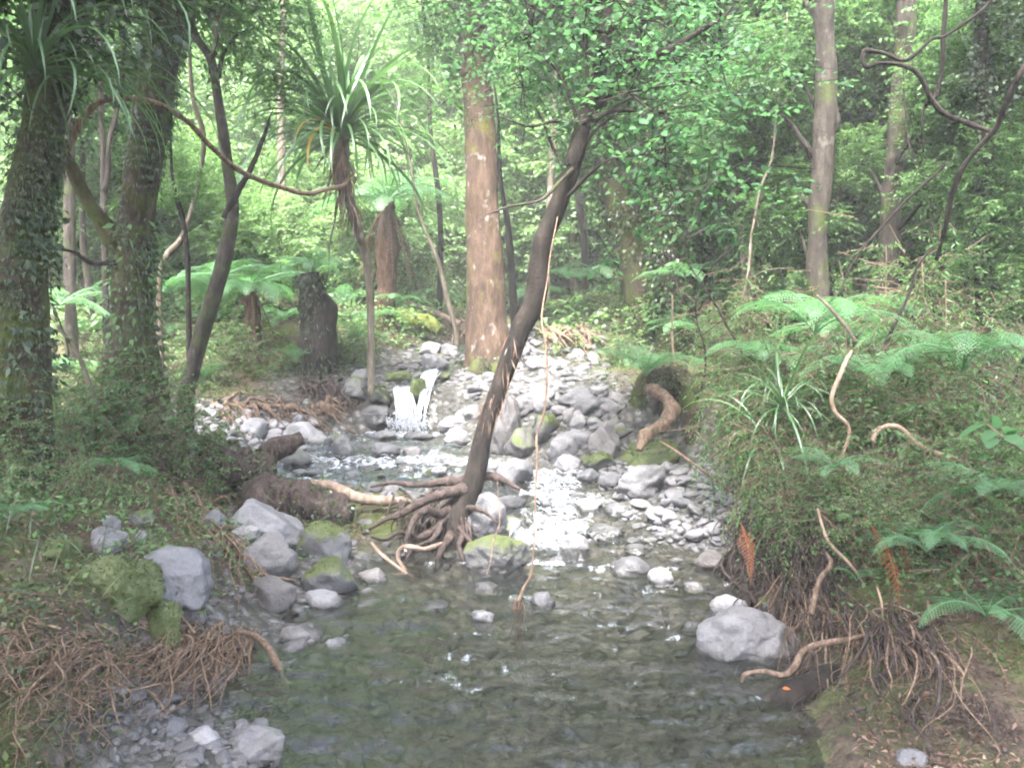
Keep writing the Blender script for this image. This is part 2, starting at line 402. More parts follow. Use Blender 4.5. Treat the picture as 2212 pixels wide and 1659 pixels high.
def ground(x, y, rough=True):
    x, y = np.asarray(x, float), np.asarray(y, float)
    zw = np.interp(y, YK, ZW); xl = np.interp(y, YK, XL); xr = np.interp(y, YK, XR)
    dl, dr = xl - x, x - xr
    inside = np.minimum(-dl, -dr)
    depth = 0.05 + 0.17 * smooth(0, 0.7, inside)
    depth = np.where((y > 5.6), depth * 0.6, depth)
    hl, w0_, wl_ = np.interp(y, BK, HL), np.interp(y, W0K, W0L), np.interp(y, W0K, W1L); hr, wr_ = np.interp(y, BK, HR), np.interp(y, BK, WR)
    zs = np.interp(y, [1, 4.5, 7, 9, 10.5, 12, 14, 18], [0, .0, .28, .75, 1.08, 1.28, 1.5, 2.0])
    kb = smooth(0.05, 0.8, np.maximum(dl, dr)); zw = zw * (1 - kb) + zs * kb
    zl = zw + hl * smooth(0, 1, np.maximum(dl - w0_, 0) / (wl_ - w0_)) + .05 * smooth(0, 1, dl) - 0.05 + 0.05 * smooth(0, .15, dl) + 0.05 * np.maximum(dl - wl_, 0)
    zr = zw + hr * smooth(0, 1, np.maximum(dr, 0) / wr_) - 0.05 + 0.05 * smooth(0, .15, dr) + 0.05 * np.maximum(dr - wr_, 0)
    z = np.where(inside > 0, zw - depth, np.where(dl > 0, zl, zr))
    z = z + 0.42 * np.maximum(y - 18, 0) ** 1.08 + 0.10 * np.maximum(np.abs(x) - 5, 0) ** 1.3
    if rough:
        p = np.stack([x, y, np.zeros_like(x)], -1)
        z = z + 0.035 * fbm(p * 1.7, 4, 3) * (0.5 + 0.5 * (inside < 0)) + 0.02 * vnoise(p * 7, 9)
    return z

def hit(px, py, y0=2.2, y1=40.0):
    """where the sight line through a pixel meets the ground"""
    Y = np.arange(y0, y1, 0.02)
    d = at(px, py, 1.0) - np.array([0, 0, CAMZ])
    x, z = d[0] * Y, CAMZ + d[2] * Y
    k = np.nonzero(z < ground(x, Y))[0]
    i = k[0] if len(k) else len(Y) - 1
    return np.array([x[i], Y[i], z[i]])

def hit_wet(px, py, y0=2.2, y1=40.0):
    """the same, stopping a little below the water surface"""
    Y = np.arange(y0, y1, 0.02)
    d = at(px, py, 1.0) - np.array([0, 0, CAMZ])
    x, z = d[0] * Y, CAMZ + d[2] * Y
    inside = (x > np.interp(Y, YK, XL)) & (x < np.interp(Y, YK, XR))
    k = np.nonzero(z < np.where(inside, np.maximum(ground(x, Y), water_z(Y) - .03), ground(x, Y)))[0]
    i = k[0] if len(k) else len(Y) - 1
    return np.array([x[i], Y[i], z[i]])

def gz(x, y): return float(ground(np.array([x]), np.array([y]))[0])

ys = np.concatenate([np.arange(1.0, 10, 0.06), 10 + 0.06 * (1.045 ** np.arange(0, 83) - 1) / 0.045])
xs_in = np.arange(0, 4.5, 0.06); xs_out = 4.5 + 0.06 * (1.07 ** np.arange(0, 50) - 1) / 0.07
xs = np.concatenate([xs_in, xs_out]); xs = np.concatenate([-xs[::-1][:-1], xs])
GX, GY = np.meshgrid(xs, ys)
GZ = ground(GX, GY)
V = np.stack([GX, GY, GZ], -1).reshape(-1, 3)
nx, ny = len(xs), len(ys)
i = (np.arange(ny - 1)[:, None] * nx + np.arange(nx - 1)[None]).ravel()
F = np.stack([i, i + 1, i + nx + 1, i + nx], -1)
xl, xr = np.interp(GY, YK, XL), np.interp(GY, YK, XR)
out = np.maximum(xl - GX, GX - xr)
bar = np.where(GX < xl, np.interp(GY, [1, 3, 4.5, 5.5, 7, 8, 9.5, 11], [.5, .45, .5, .1, .5, 1.5, 1.2, .3]),
               np.interp(GY, [1, 3, 5, 5.6, 6.2, 7.2, 8.5, 10, 12], [-.3, -.3, -.2, .4, 1.3, 1.4, 1.5, 1.0, .8]))
bedmask = 1 - smooth(0, 0.35, out - bar + 0.2 * fbm(V.reshape(ny, nx, 3) * 2.5, 3, 5))
bedmask = bedmask * (GY < 13)
tag(obj('ground', new_mesh('ground', V, F, M['ground'], True, {'bed': bedmask.ravel()})), 'forest floor with stream banks', None, None, 'structure')

# ------------------------------------------------------------------ stream
wy = np.concatenate([np.arange(1.3, 5.4, 0.028), np.arange(5.4, 9.2, 0.022), np.arange(9.2, 13, 0.05)])
u = np.linspace(0, 1, 150)
mg = np.interp(wy, [8.2, 8.6, 8.75, 13], [.30, .25, .03, .06])
wl0, wr0 = np.interp(wy, YK, XL) - mg, np.interp(wy, YK, XR) + mg
WX = wl0[:, None] * (1 - u) + wr0[:, None] * u; WY = np.repeat(wy[:, None], len(u), 1)
p3 = np.stack([WX, WY, 0 * WX], -1)
slope = np.clip(np.gradient(water_z(wy), wy), 0, 3)[:, None]
foam = np.interp(wy, [0, 4.3, 5.3, 5.75, 5.95, 6.9, 7.05, 7.2, 7.45, 7.6, 7.7, 8.1, 8.3, 8.5, 8.7, 9.0, 9.1, 9.6, 10.3, 13],
                 [0, 0.0, .06, .32, .46, .46, .26, .18, .46, .48, .20, .18, .08, .45, .04, .02, .15, .30, .10, .06])[:, None] * np.ones_like(WX)
mid = np.interp(wy, [5, 5.6, 6.0, 6.6, 7], [(1190 - CX) / FPX * 5, (1190 - CX) / FPX * 5.6, (1200 - CX) / FPX * 6, (1195 - CX) / FPX * 6.6, (1190 - CX) / FPX * 7])[:, None]
side = np.abs(WX - mid)
low = (WY < 7.05) & (WY > 4.5)
foam = np.where(low, foam * (1 - smooth(0.14, 0.42, side + 0.14 * fbm(p3 * 5, 2, 2))), foam)
foam = foam + 0.22 * fbm(p3 * np.array([3.0, 6.0, 1]), 3, 21) * (foam > 0.05)
foam = foam + 0.34 * smooth(0.4, 0.9, fbm(p3 * np.array([4, 10, 1]), 4, 71)) * (WY < 5.6) * (WY > 3.5)
amp = 0.012 + 0.035 * np.clip(slope * 2, 0, 1.2)
amp = amp + 0.02 * np.clip(foam, 0, 1)
WZ = water_z(WY) + amp * fbm(p3 * np.array([3.6, 8.5, 1]), 4, 11) + 0.35 * amp * fbm(p3 * np.array([14, 20, 1]), 2, 31)
V = np.stack([WX, WY, WZ], -1).reshape(-1, 3)
nx, ny = len(u), len(wy); i = (np.arange(ny - 1)[:, None] * nx + np.arange(nx - 1)[None]).ravel()
tag(obj('stream_water', new_mesh('stream_water', V, np.stack([i, i + 1, i + nx + 1, i + nx], -1), M['water'], True, {'foam': np.clip(foam, 0, 1).ravel()})),
    'clear shallow stream running down over stones', None, None, 'structure')

# two-pronged waterfall and its spray: thin falling strands
rng = np.random.default_rng(5)
def strands(tops, bots, n, spread, arcf, w, seed):
    r = np.random.default_rng(seed); parts = []
    for k in range(n):
        a = r.random(); t0 = tops[0] * (1 - a) + tops[1] * a; b = np.clip(a + r.normal(0, .06), 0, 1); b0 = bots[0] * (1 - b) + bots[1] * b
        t0 = t0 + r.normal(0, spread, 3); b0 = b0 + r.normal(0, spread * 1.4, 3)
        t = np.linspace(0, 1, 9)[:, None]
        t1, t2 = sorted(r.random(2)) if r.random() < .5 else (0, 1)
        if t2 - t1 < .25: t1, t2 = 0, 1
        t = t1 + (t2 - t1) * t
        P = t0 + (b0 - t0) * np.c_[t, t, t ** 1.7] + np.array([0, -1, 0]) * arcf * (t * (1 - t)) * (1 + r.normal(0, .5))
        P[:, 0] += 0.006 * np.sin(t[:, 0] * 9 + r.random() * 6)
        parts.append(tube(P, [w * .5, w * r.uniform(.6, 1.6), w * 1.2, w * .4], 9, 4, seed=k, cap=False))
    return join(parts)
g = [strands((at(853, 838, 8.93), at(884, 838, 8.93)), (at(860, 928, 8.62), at(905, 930, 8.60)), 44, .010, .18, .0055, 1),
     strands((at(852, 836, 8.93), at(880, 836, 8.93)), (at(868, 928, 8.60), at(898, 928, 8.58)), 22, .009, .22, .006, 2),
     strands((at(918, 838, 8.95), at(938, 838, 8.95)), (at(893, 922, 8.62), at(918, 925, 8.62)), 28, .007, .10, .0045, 3),
     strands((at(925, 800, 9.35), at(950, 800, 9.35)), (at(900, 838, 9.0), at(935, 838, 8.98)), 50, .012, .06, .008, 4)]
drops = []
for k in range(420):
    c = at(rng.uniform(835, 925), rng.normal(916, 11), rng.uniform(8.45, 8.7)); r = rng.uniform(.003, .011)
    drops.append(tube([c, c + np.array([rng.normal(0, .01), rng.normal(0, .01), r * 1.8])], [r * .3, r, r * .3], 4, 4, cap=False))
g.append(join(drops))
Vw, Fw = join(g)
tag(obj('waterfall_water', new_mesh('waterfall_water', Vw, Fw, M['foam'])), 'small white two-pronged waterfall spilling between mossy rocks', None, None, 'structure')
# tumbling crests in the lower rapid
cr = []
for k in range(260):
    t = rng.random(); Y = 5.75 + 1.25 * t
    px = np.interp(t, [0, .4, .7, 1], [1180, 1205, 1210, 1180]) + rng.normal(0, 26)
    x = (px - CX) / FPX * Y; z = float(water_z(Y)) + rng.uniform(-.005, .03)
    l = rng.uniform(.012, .05); w = rng.uniform(.002, .006); an = rng.normal(0, .7)
    a = np.array([x, Y, z]); dvec = np.array([math.cos(an), math.sin(an) - .4, 0]) * l
    cr.append(tube([a - dvec, a + np.array([0, 0, rng.uniform(.005, .03)]), a + dvec], [w * .3, w, w * .3], 7, 4, cap=False))
for k in range(200):
    Y = rng.choice([7.5, 7.55, 7.5, 7.12, 8.5]) + rng.normal(0, .06); px = rng.uniform(660, 1010) if Y < 8.3 else rng.uniform(760, 925)
    if Y < 7.3: px = rng.uniform(1080, 1290)
    x = (px - CX) / FPX * Y; z = float(water_z(Y)) + rng.uniform(0, .025); l = rng.uniform(.015, .05); w = rng.uniform(.002, .006)
    a = np.array([x, Y, z]); dvec = np.array([l, rng.normal(0, .02), 0])
    cr.append(tube([a - dvec, a + np.array([0, 0, .012]), a + dvec], [w * .3, w, w * .3], 7, 4, cap=False))
Vw, Fw = join(cr)
tag(obj('rapids_foam', new_mesh('rapids_foam', Vw, Fw, M['foam'])), 'white foam crests tumbling down the rapids', None, None, 'stuff')

# ------------------------------------------------------------------ rocks
def ico(sub):
    import bmesh
    bm = bmesh.new(); bmesh.ops.create_icosphere(bm, subdivisions=sub, radius=1.0)
    bm.verts.ensure_lookup_table()
    V = np.array([v.co[:] for v in bm.verts]); F = np.array([[v.index for v in f.verts] for f in bm.faces]); bm.free()
    return V, F
ICO = {s: ico(s) for s in (2, 3, 4, 5)}

def rock_mesh(seed, sub=4, angular=0.5, lumps=0.18):
    r = np.random.default_rng(seed); V, F = ICO[sub]; V = V.copy()
    for k in range(int(5 + 9 * angular)):
        n = nrm(r.normal(0, 1, 3)); c = r.uniform(.55, .9) if k < 4 + 6 * angular else r.uniform(.75, .95)
        d = V @ n - c; V = V - np.outer(np.maximum(d, 0) * r.uniform(.75, .97), n)
    n = nrm(V)
    V = V * (1 + lumps * fbm(n * 1.3 + seed * 3.7, 3, seed))[:, None]
    V = V + n * (0.045 * fbm(n * 4 + seed, 4, seed + 5))[:, None]
    lo, hi = V.min(0), V.max(0)
    V = (V - (lo + hi) / 2) / ((hi - lo) / 2)
    return V, F

def boulder(px, py, w, h, label, moss=0.0, tone=0.5, warm=0.2, ang=0.5, Y=None, name='boulder', tilt=0.0, seed=None, deep=None, sub=4):
    """px,py = middle of the stone in the photo, w,h its size there; it is set on the ground below that point"""
    b = (hit if 'under ' in label and 'water' in label or 'under the pool' in label else hit_wet)(px, py + h * 0.42) if Y is None else at(px, py + h * .38, Y)
    Yd = b[1]; s = Yd / FPX
    sx, sz = w * s / 2, h * s / 2 * 1.22
    sy = deep * s / 2 if deep else (0.45 * sx + 0.5 * min(sx, sz * 1.6))
    c = at(px, py, Yd + sy * 0.5)
    sx *= c[1] / Yd; sz *= c[1] / Yd
    seed = seed if seed is not None else int(px * 7 + py * 13)
    V, F = rock_mesh(seed, sub, ang)
    o = obj(name, new_mesh(name, V, F, M['rock']), None, (c[0], c[1], c[2] - sz * .08), (0, tilt, 0), (sx, sy, sz))
    o['moss'], o['tone'], o['warm'] = float(moss), float(tone), float(warm)
    o['wet'] = float(water_z(c[1])) + .02
    if moss > .3:
        r = np.random.default_rng(seed); sc = np.array([sx, sy, sz]); k = r.integers(0, len(F), int(5200 * (sx * sz / .05) ** .7))
        q = r.dirichlet((1, 1, 1), len(k)); P = (V[F[k]] * q[..., None]).sum(1); nn = nrm(P / sc)
        keep = nn[:, 2] * .7 + .55 * fbm(P * 2.2 + seed, 3, seed) + r.normal(0, .12, len(k)) > .75 - .75 * moss
        P, nn = (P * sc)[keep], nn[keep]
        lv, lf, ti = leaves(P - nn * .002, nn + r.normal(0, .5, P.shape), r.normal(0, 1, P.shape), r.uniform(.006, .017, len(P)), r.uniform(.004, .008, len(P)), False, .2, seed)
        obj('moss', new_mesh('moss', lv / sc, lf, M['moss_leaf'], False, {'tint': np.clip(ti + .15, 0, 1)}), o)['kind'] = 'stuff'
    return tag(o, label, 'boulder' if w * s > 0.22 else 'stone')

B = boulder
B(1612, 1378, 228, 118, 'large pale smooth rounded boulder in the pool against the right-hand root mass', .0, .66, .2, .3, sub=5)
B(1575, 1308, 92, 46, 'white angular stone lying behind the large pale pool boulder', 0, .95, .0, .5)
B(1664, 1306, 62, 42, 'small greenish stone wedged between the pale pool boulder and the bank', .35, .62, .1, .5)
B(1537, 1216, 76, 52, 'pinkish brown rounded boulder at the foot of the overhanging bank', 0, .5, .9, .2)
B(1500, 1273, 50, 28, 'small pale stone in the water below the pinkish brown boulder', 0, .75, .2, .4)
B(1490, 1357, 64, 26, 'low bluish stone awash beside the large pale pool boulder', 0, .6, 0, .3)
B(1365, 1226, 98, 46, 'dark flat-topped boulder standing in the pool under the gravel bar', .05, .22, .1, .8)
B(1426, 1250, 54, 42, 'pale rounded stone leaning on the dark flat-topped boulder', 0, .82, .1, .3)
B(1241, 1180, 66, 54, 'grey boulder splitting the white water of the lower rapid', 0, .5, .15, .5)
B(1308, 1153, 88, 34, 'long dark wet slab beside the lower rapid', .0, .2, .1, .7)
B(1075, 1202, 150, 88, 'broad olive-grey boulder in front of the leaning tree roots', .3, .22, .3, .4, sub=5)
B(1046, 1118, 100, 106, 'tall grey boulder just behind the foot of the leaning tree', .05, .5, .2, .35, sub=5)
B(1100, 1143, 56, 48, 'greenish boulder at the left edge of the lower rapid', .3, .38, .1, .5)
B(805, 1247, 70, 36, 'tan smooth stone at the water edge below the tangled roots', 0, .68, .6, .2)
B(1052, 1273, 62, 32, 'brown-grey stone just breaking the pool surface', 0, .42, .4, .4)
B(1172, 1303, 58, 42, 'rounded grey stone beside the hanging vine in the pool', .08, .5, .2, .3)
B(1042, 1337, 58, 38, 'pale angular stone alone in the middle of the pool', 0, .82, .1, .7)
B(938, 1313, 78, 28, 'low olive stone barely above the rippled pool', .1, .36, .3, .5)
B(727, 1397, 52, 32, 'pale stone at the left edge of the pool', 0, .85, .05, .4)
B(583, 1144, 168, 102, 'large smooth blue-grey boulder tilted toward the water', .0, .66, .0, .3, tilt=.28, sub=5)
B(576, 1206, 140, 100, 'rounded brown-grey boulder below the tilted blue-grey one', .05, .5, .45, .2, sub=5)
B(528, 1154, 72, 34, 'long pale quartz stone squeezed beside the tilted boulder', 0, .9, .3, .6, tilt=-.25)
B(702, 1174, 116, 88, 'mossy grey boulder right of the tilted blue-grey boulder', .45, .6, .1, .4)
B(714, 1250, 122, 94, 'moss-sided boulder at the water edge', .42, .45, .15, .4)
B(695, 1302, 100, 46, 'pale flat boulder with one foot in the pool', .1, .78, .1, .35)
B(585, 1282, 112, 72, 'brown muddy boulder behind the root-held soil', .1, .38, .7, .3)
B(376, 1250, 168, 132, 'big grey boulder with a flat tilted face on the left bank', .2, .5, .0, .8, tilt=.2, sub=5)
B(262, 1262, 178, 134, 'moss-blanketed boulder leaning on the big grey one', .95, .3, .1, .4, sub=5)
B(346, 1345, 100, 92, 'round moss-covered boulder under the arching roots', .85, .3, .1, .3)
B(415, 1318, 66, 66, 'green-stained stone beside the round mossy boulder', .55, .4, .1, .5)
B(133, 1190, 90, 62, 'dark mossy boulder half buried in the leafy left bank', .8, .25, .1, .4)
B(236, 1172, 78, 62, 'flat grey slab stone on the left bank', .05, .55, .2, .7)
B(240, 1130, 42, 32, 'small angular grey stone above the flat slab', .0, .6, .1, .8)
B(305, 1160, 32, 28, 'small round grey stone on the mossy bank', .05, .55, .1, .2)
B(304, 1119, 58, 34, 'brownish stone under the bent grass of the left bank', .3, .5, .5, .4)
B(332, 1190, 92, 44, 'low moss-topped stone above the big grey boulder', .75, .4, .2, .3)
B(463, 1126, 62, 46, 'bluish grey stone behind the hanging root strings', .05, .5, .1, .5)
B(438, 1592, 74, 42, 'pale angular stone on the wet gravel in the near corner', 0, .82, .0, .9)
B(558, 1618, 124, 78, 'flat-topped greenish grey boulder at the bottom edge of the pool', .1, .55, .1, .7, sub=5)
B(510, 1516, 84, 36, 'flat grey stone under shallow water beside the gravel', 0, .4, .1, .4)
B(650, 1518, 84, 32, 'flat pale stone lying under the pool surface', 0, .5, .1, .4)
B(410, 1634, 74, 28, 'long dark stone on the near gravel', 0, .3, .1, .6)
B(1510, 1652, 116, 28, 'yellowish stone under water at the bottom edge', 0, .6, .8, .3)
B(1967, 1636, 72, 36, 'grey flat stone in the brown silt of the near corner', 0, .42, .1, .6)
# around the waterfall
B(767, 845, 60, 58, 'angular grey-green boulder perched left of the waterfall', .28, .58, .1, .9)
B(826, 858, 62, 46, 'moss-topped boulder touching the left prong of the waterfall', .5, .34, .1, .4)
B(786, 814, 56, 32, 'pale stone above the perched angular boulder', .2, .62, .1, .4)
B(813, 904, 80, 52, 'dark wet boulder at the waterfall foot', .15, .18, .2, .4)
B(862, 816, 58, 28, 'low green mossy stone at the waterfall lip', .75, .3, .1, .3)
B(904, 848, 46, 56, 'bright mossy rock parting the two waterfall prongs', .7, .2, .1, .4, Y=8.85)
B(932, 757, 54, 36, 'pale rounded boulder in the upper cascade', .15, .7, .2, .4)
B(973, 760, 42, 32, 'pale stone against the foot of the brown trunk', .05, .72, .2, .4)
B(938, 787, 66, 42, 'blue-grey broken boulder under the pale cascade boulder', .1, .5, .0, .8)
B(960, 816, 30, 22, 'small mossy stone in the cascade above the right prong', .7, .35, .1, .4)
B(968, 888, 56, 72, 'dark brown wet rock face right of the waterfall', .2, .16, .7, .6, Y=8.95)
B(996, 896, 26, 22, 'small angular white stone right of the waterfall', 0, .85, .1, .8)
B(1019, 893, 40, 34, 'pale square stone left of the leaning trunk', 0, .78, .3, .8)
B(979, 917, 70, 34, 'long pale stone lying at the plunge pool edge', 0, .68, .1, .5)
B(992, 950, 64, 52, 'pale-topped boulder shading the water left of the leaning trunk', .05, .66, .1, .6)
B(832, 944, 56, 26, 'wet dark stone in the plunge pool outflow', 0, .3, .1, .5)
B(905, 944, 70, 24, 'flat wet dark stone below the waterfall', 0, .2, .1, .5)
B(832, 977, 64, 36, 'dark rounded stone washed by the upper riffle', .05, .34, .1, .4)
B(889, 981, 44, 30, 'brown rounded stone in the upper riffle', 0, .5, .6, .3)
B(742, 972, 56, 62, 'greenish grey boulder at the left of the upper riffle', .25, .36, .0, .7)
B(799, 1014, 52, 18, 'flat dark stone below the white riffle line', 0, .25, .1, .4)
B(635, 1000, 84, 52, 'dark dripping boulder beside the mossy log', .25, .28, .2, .4)
B(550, 932, 60, 54, 'pale egg-shaped boulder on the left gravel bar', .0, .85, .05, .4)
B(660, 937, 92, 46, 'white wedge-shaped boulder on the left gravel bar', .0, .95, .0, .7)
B(722, 964, 54, 48, 'grey-green boulder behind the washed riffle', .25, .5, .0, .6, Y=8.0)
B(473, 941, 40, 22, 'small moss-capped stone on the left gravel bar', .8, .4, .1, .3)
B(500, 956, 40, 24, 'pale stone in front of the moss-capped one', 0, .8, .1, .4)
B(530, 975, 44, 24, 'pale oval stone beside the log stub', 0, .82, .1, .3)
B(463, 897, 38, 22, 'pale pinkish stone at the back of the left gravel bar', 0, .9, .4, .4)
# boulder pile right of the leaning trunk
B(1169, 854, 61, 42, 'rounded grey stone on top of the central boulder pile', 0, .62, .15, .3)
B(1176, 875, 56, 40, 'pale rounded stone crossed by the hanging vine', 0, .68, .2, .3)
B(1250, 860, 94, 42, 'long dark-topped boulder on the central pile', .05, .45, .1, .4)
B(1273, 878, 68, 42, 'dark rounded boulder below the long one', .0, .36, .15, .3)
B(1313, 887, 63, 35, 'pale tapered stone at the right end of the pile', .0, .6, .3, .5)
B(1209, 888, 44, 25, 'small brown-grey stone in the middle of the pile', 0, .5, .4, .3)
B(1254, 908, 42, 37, 'pale oval stone standing on edge in the pile', 0, .7, .3, .2, tilt=.5)
B(1232, 898, 37, 35, 'little triangular stone in the pile', 0, .58, .4, .8)
B(1133, 878, 59, 49, 'grey stone touching the leaning trunk', 0, .52, .3, .4)
B(1094, 928, 73, 129, 'tall upright brown-grey boulder behind the leaning trunk', .1, .42, .6, .6, sub=5)
B(1128, 962, 82, 70, 'mossy brown boulder in the hanging rootlets', .3, .38, .6, .5)
B(1176, 931, 68, 68, 'green-tinged boulder in the middle of the pile', .42, .42, .2, .5)
B(1216, 968, 66, 63, 'angular grey boulder at the foot of the pile', .1, .56, .1, .8)
B(1253, 954, 44, 37, 'small round grey stone leaning on the angular boulder', 0, .6, .1, .3)
B(1305, 955, 73, 82, 'big pinkish grey boulder beside the twisted log', .1, .55, .5, .4)
B(1292, 997, 70, 40, 'moss-green low stone under the pinkish boulder', .6, .4, .1, .3)
B(1226, 1002, 61, 37, 'pale wedge stone at the head of the lower rapid', 0, .66, .1, .8)
B(1112, 1026, 82, 70, 'flat wet grey boulder at the head of the lower rapid', .05, .45, .1, .5)
B(1064, 1020, 54, 49, 'grey stone seen right behind the leaning trunk', .05, .45, .1, .4)
B(1382, 1044, 110, 77, 'large angular split boulder on the right gravel bar', .12, .52, .1, 1.0, sub=5)
B(1409, 985, 146, 68, 'moss-covered boulder under the twisted log', .85, .25, .1, .3, sub=5)
B(1272, 1031, 56, 35, 'bluish wet stone beside the lower rapid head', .0, .42, .0, .5)
B(1322, 1040, 59, 40, 'dark angular stone left of the split boulder', .0, .3, .1, .8)
B(1279, 1094, 70, 37, 'washed pale stone in the lower rapid', 0, .6, .1, .4)
B(1105, 1092, 66, 40, 'dark stone under the crossing root at the rapid', .05, .3, .1, .5)
B(1335, 1108, 63, 40, 'dark wet stone below the split boulder', 0, .3, .1, .5)
# upstream
B(1155, 787, 36, 32, 'pale ball-shaped stone upstream beyond the leaning trunk', 0, .82, .1, .15)
B(1186, 784, 32, 26, 'orange-tinted stone beside the ball-shaped stone', 0, .75, 1.0, .4)
B(1222, 716, 28, 26, 'pale round stone in the far stone bank', 0, .85, .05, .3)
B(1242, 724, 26, 22, 'grey rounded stone in the far stone bank', 0, .6, .1, .3)
B(1137, 764, 40, 26, 'dark stone at the right of the brown trunk', .05, .3, .1, .6)

# cobbles: copies that share a few stone shapes
BIG = [(o.location.copy(), o['label']) for o in COL.objects if o.name.startswith('boulder')]
USED = set()
protos = [new_mesh('cobble', *rock_mesh(900 + k, 3, .15 + .5 * (k % 4) / 3, .15), M['rock']) for k in range(14)]
def cobble_label(loc, tone, size, where):
    look = 'white' if tone > .85 else 'pale' if tone > .65 else 'grey' if tone > .42 else 'dark'
    near = sorted(BIG, key=lambda b: (b[0] - Vector(loc)).length)[:7]
    for adj in ('', 'small ' if size < .07 else 'larger '):
        for p, l in near:
            dx, dy = loc[0] - p.x, loc[1] - p.y
            rel = ('left of' if dx < 0 else 'right of') if abs(dx) > abs(dy) else ('in front of' if dy < 0 else 'behind')
            t = f'{adj}{look} cobble {rel} the {l}'
            if t not in USED and len(t.replace('-', ' ').split()) <= 16:
                USED.add(t); return t
    return f'{look} cobble {where}'
def cobbles(n, region, size, where, group, tone=(.4, .8), warm=(0, .4), flat=.6, seed=0, mossy=0.0, sink=.25):
    r = np.random.default_rng(seed)
    for k in range(n):
        for _ in range(30):
            px, py = r.uniform(region[0], region[2]), r.uniform(region[1], region[3])
            if len(region) < 5 or region[4](px, py): break
        b = hit_wet(px, py); s = r.uniform(*size) * (1 if r.random() < .85 else 1.35) * b[1] / FPX / 2
        o = obj('cobble', protos[r.integers(len(protos))], None, (b[0], b[1], b[2] + s * flat * (1 - 2 * sink)),
                (r.normal(0, .25), r.normal(0, .25), r.uniform(0, 6.3)), (s * r.uniform(.85, 1.3), s * r.uniform(.7, 1.1), s * r.uniform(.75, 1.1) * flat))
        tn = float(r.uniform(*tone)); o['wet'] = float(water_z(b[1])) + .01
        o['tone'], o['warm'] = tn, float(r.uniform(*warm)); o['moss'] = float(r.uniform(.2, .6)) if r.random() < mossy else 0.0
        tag(o, cobble_label(o.location, tn, 2 * s, where), 'cobble', group)
cobbles(48, (412, 888, 690, 985), (20, 38), 'in the gravel bar left of the waterfall', 'cobbles of the left gravel bar', (.65, .98), (0, .35), .65, 1)
cobbles(78, (1300, 1005, 1580, 1185, lambda x, y: x > 1310 + max(0, (y - 1100)) * .7), (22, 46), 'in the gravel bar under the right-hand shrubs', 'cobbles of the right gravel bar', (.35, .75), (0, .3), .6, 2)
cobbles(28, (1110, 850, 1345, 1000), (22, 46), 'filling gaps in the central boulder pile', 'cobbles of the central boulder pile', (.35, .7), (0, .5), .7, 3, .15)
cobbles(18, (1100, 700, 1300, 815), (14, 30), 'in the dry stones upstream of the brown trunk', 'cobbles upstream', (.4, .85), (0, .6), .7, 4)
cobbles(26, (600, 990, 1010, 1085), (22, 48), 'in the shallow upper riffle', 'cobbles of the upper riffle', (.25, .6), (0, .4), .5, 5, .1)
cobbles(24, (470, 1335, 730, 1490), (16, 38), 'on the left shingle beside the pool', 'cobbles of the left shingle', (.2, .6), (0, .3), .5, 6)
cobbles(28, (235, 1490, 640, 1659, lambda x, y: x > 300 - (y - 1490)), (24, 60), 'in the near left corner gravel', 'cobbles of the near corner', (.2, .5), (0, .3), .5, 7)
cobbles(22, (1290, 1150, 1560, 1290), (18, 40), 'at the pool edge under the right gravel bar', 'cobbles of the pool edge', (.3, .65), (0, .5), .5, 8)
cobbles(12, (740, 760, 1000, 830), (16, 30), 'in the bank of the upper cascade', 'cobbles of the upper cascade', (.3, .65), (0, .4), .65, 9, .3)
cobbles(14, (760, 1070, 1010, 1240), (22, 46), 'lying under the tangled roots', 'cobbles under the roots', (.2, .5), (0, .4), .6, 10, .1)
# stones of the stream bed and small gravel
def gravel(name, label, n, region, size, tone, warm, seed, sub=2):
    r = np.random.default_rng(seed); parts = []
    prot = [rock_mesh(500 + k, sub, .4, .15) for k in range(6)]
    for k in range(n):
        px, py = r.uniform(region[0], region[2]), region[1] + (region[3] - region[1]) * r.random()
        b = hit(px, py); s = r.uniform(*size) * b[1] / FPX / 2; V, F = prot[r.integers(6)]
        m = np.array(Euler((r.normal(0, .3), r.normal(0, .3), r.uniform(0, 6.3))).to_matrix())
        parts.append(((V * s * np.array([1.2, .9, .5])) @ m.T + b, F))
    V, F = join(parts); o = obj(name, new_mesh(name, V, F, M['rock'])); o['tone'], o['warm'], o['moss'] = tone, warm, 0.0
    tag(o, label, None, None, 'stuff')
B(1215, 1128, 46, 28, 'wet stone parting the white water of the lower rapid', 0, .4, .1, .5)
B(1176, 1090, 42, 26, 'wet dark stone at the left of the white water', 0, .3, .1, .5)
B(1246, 1078, 44, 24, 'flat wet stone high in the lower rapid', 0, .42, .1, .5)
B(1205, 1212, 46, 24, 'washed grey stone at the tail of the lower rapid', 0, .5, .1, .4)
B(1165, 1150, 34, 22, 'small wet stone in the foam left of the rapid', 0, .35, .1, .5)
B(880, 1012, 44, 20, 'dark stone breaking the white riffle line', 0, .3, .1, .5)
B(945, 1000, 48, 24, 'grey stone at the right end of the white riffle line', 0, .4, .1, .5)
B(760, 1030, 46, 22, 'grey flat stone just below the white riffle line', 0, .45, .1, .4)
gravel('bed_gravel', 'dark stones of the stream bed under clear water', 330, (620, 1290, 1660, 1659), (24, 84), .34, .6, 1)
gravel('bed_gravel', 'grey stones of the stream bed under clear water', 260, (620, 1290, 1660, 1659), (20, 70), .65, .5, 11)
gravel('bed_gravel', 'paler small stones of the stream bed', 200, (640, 1250, 1620, 1659), (12, 44), .95, .5, 5)
gravel('shingle', 'fine dark shingle along the left pool edge', 700, (330, 1330, 720, 1640), (6, 16), .4, .1, 2)
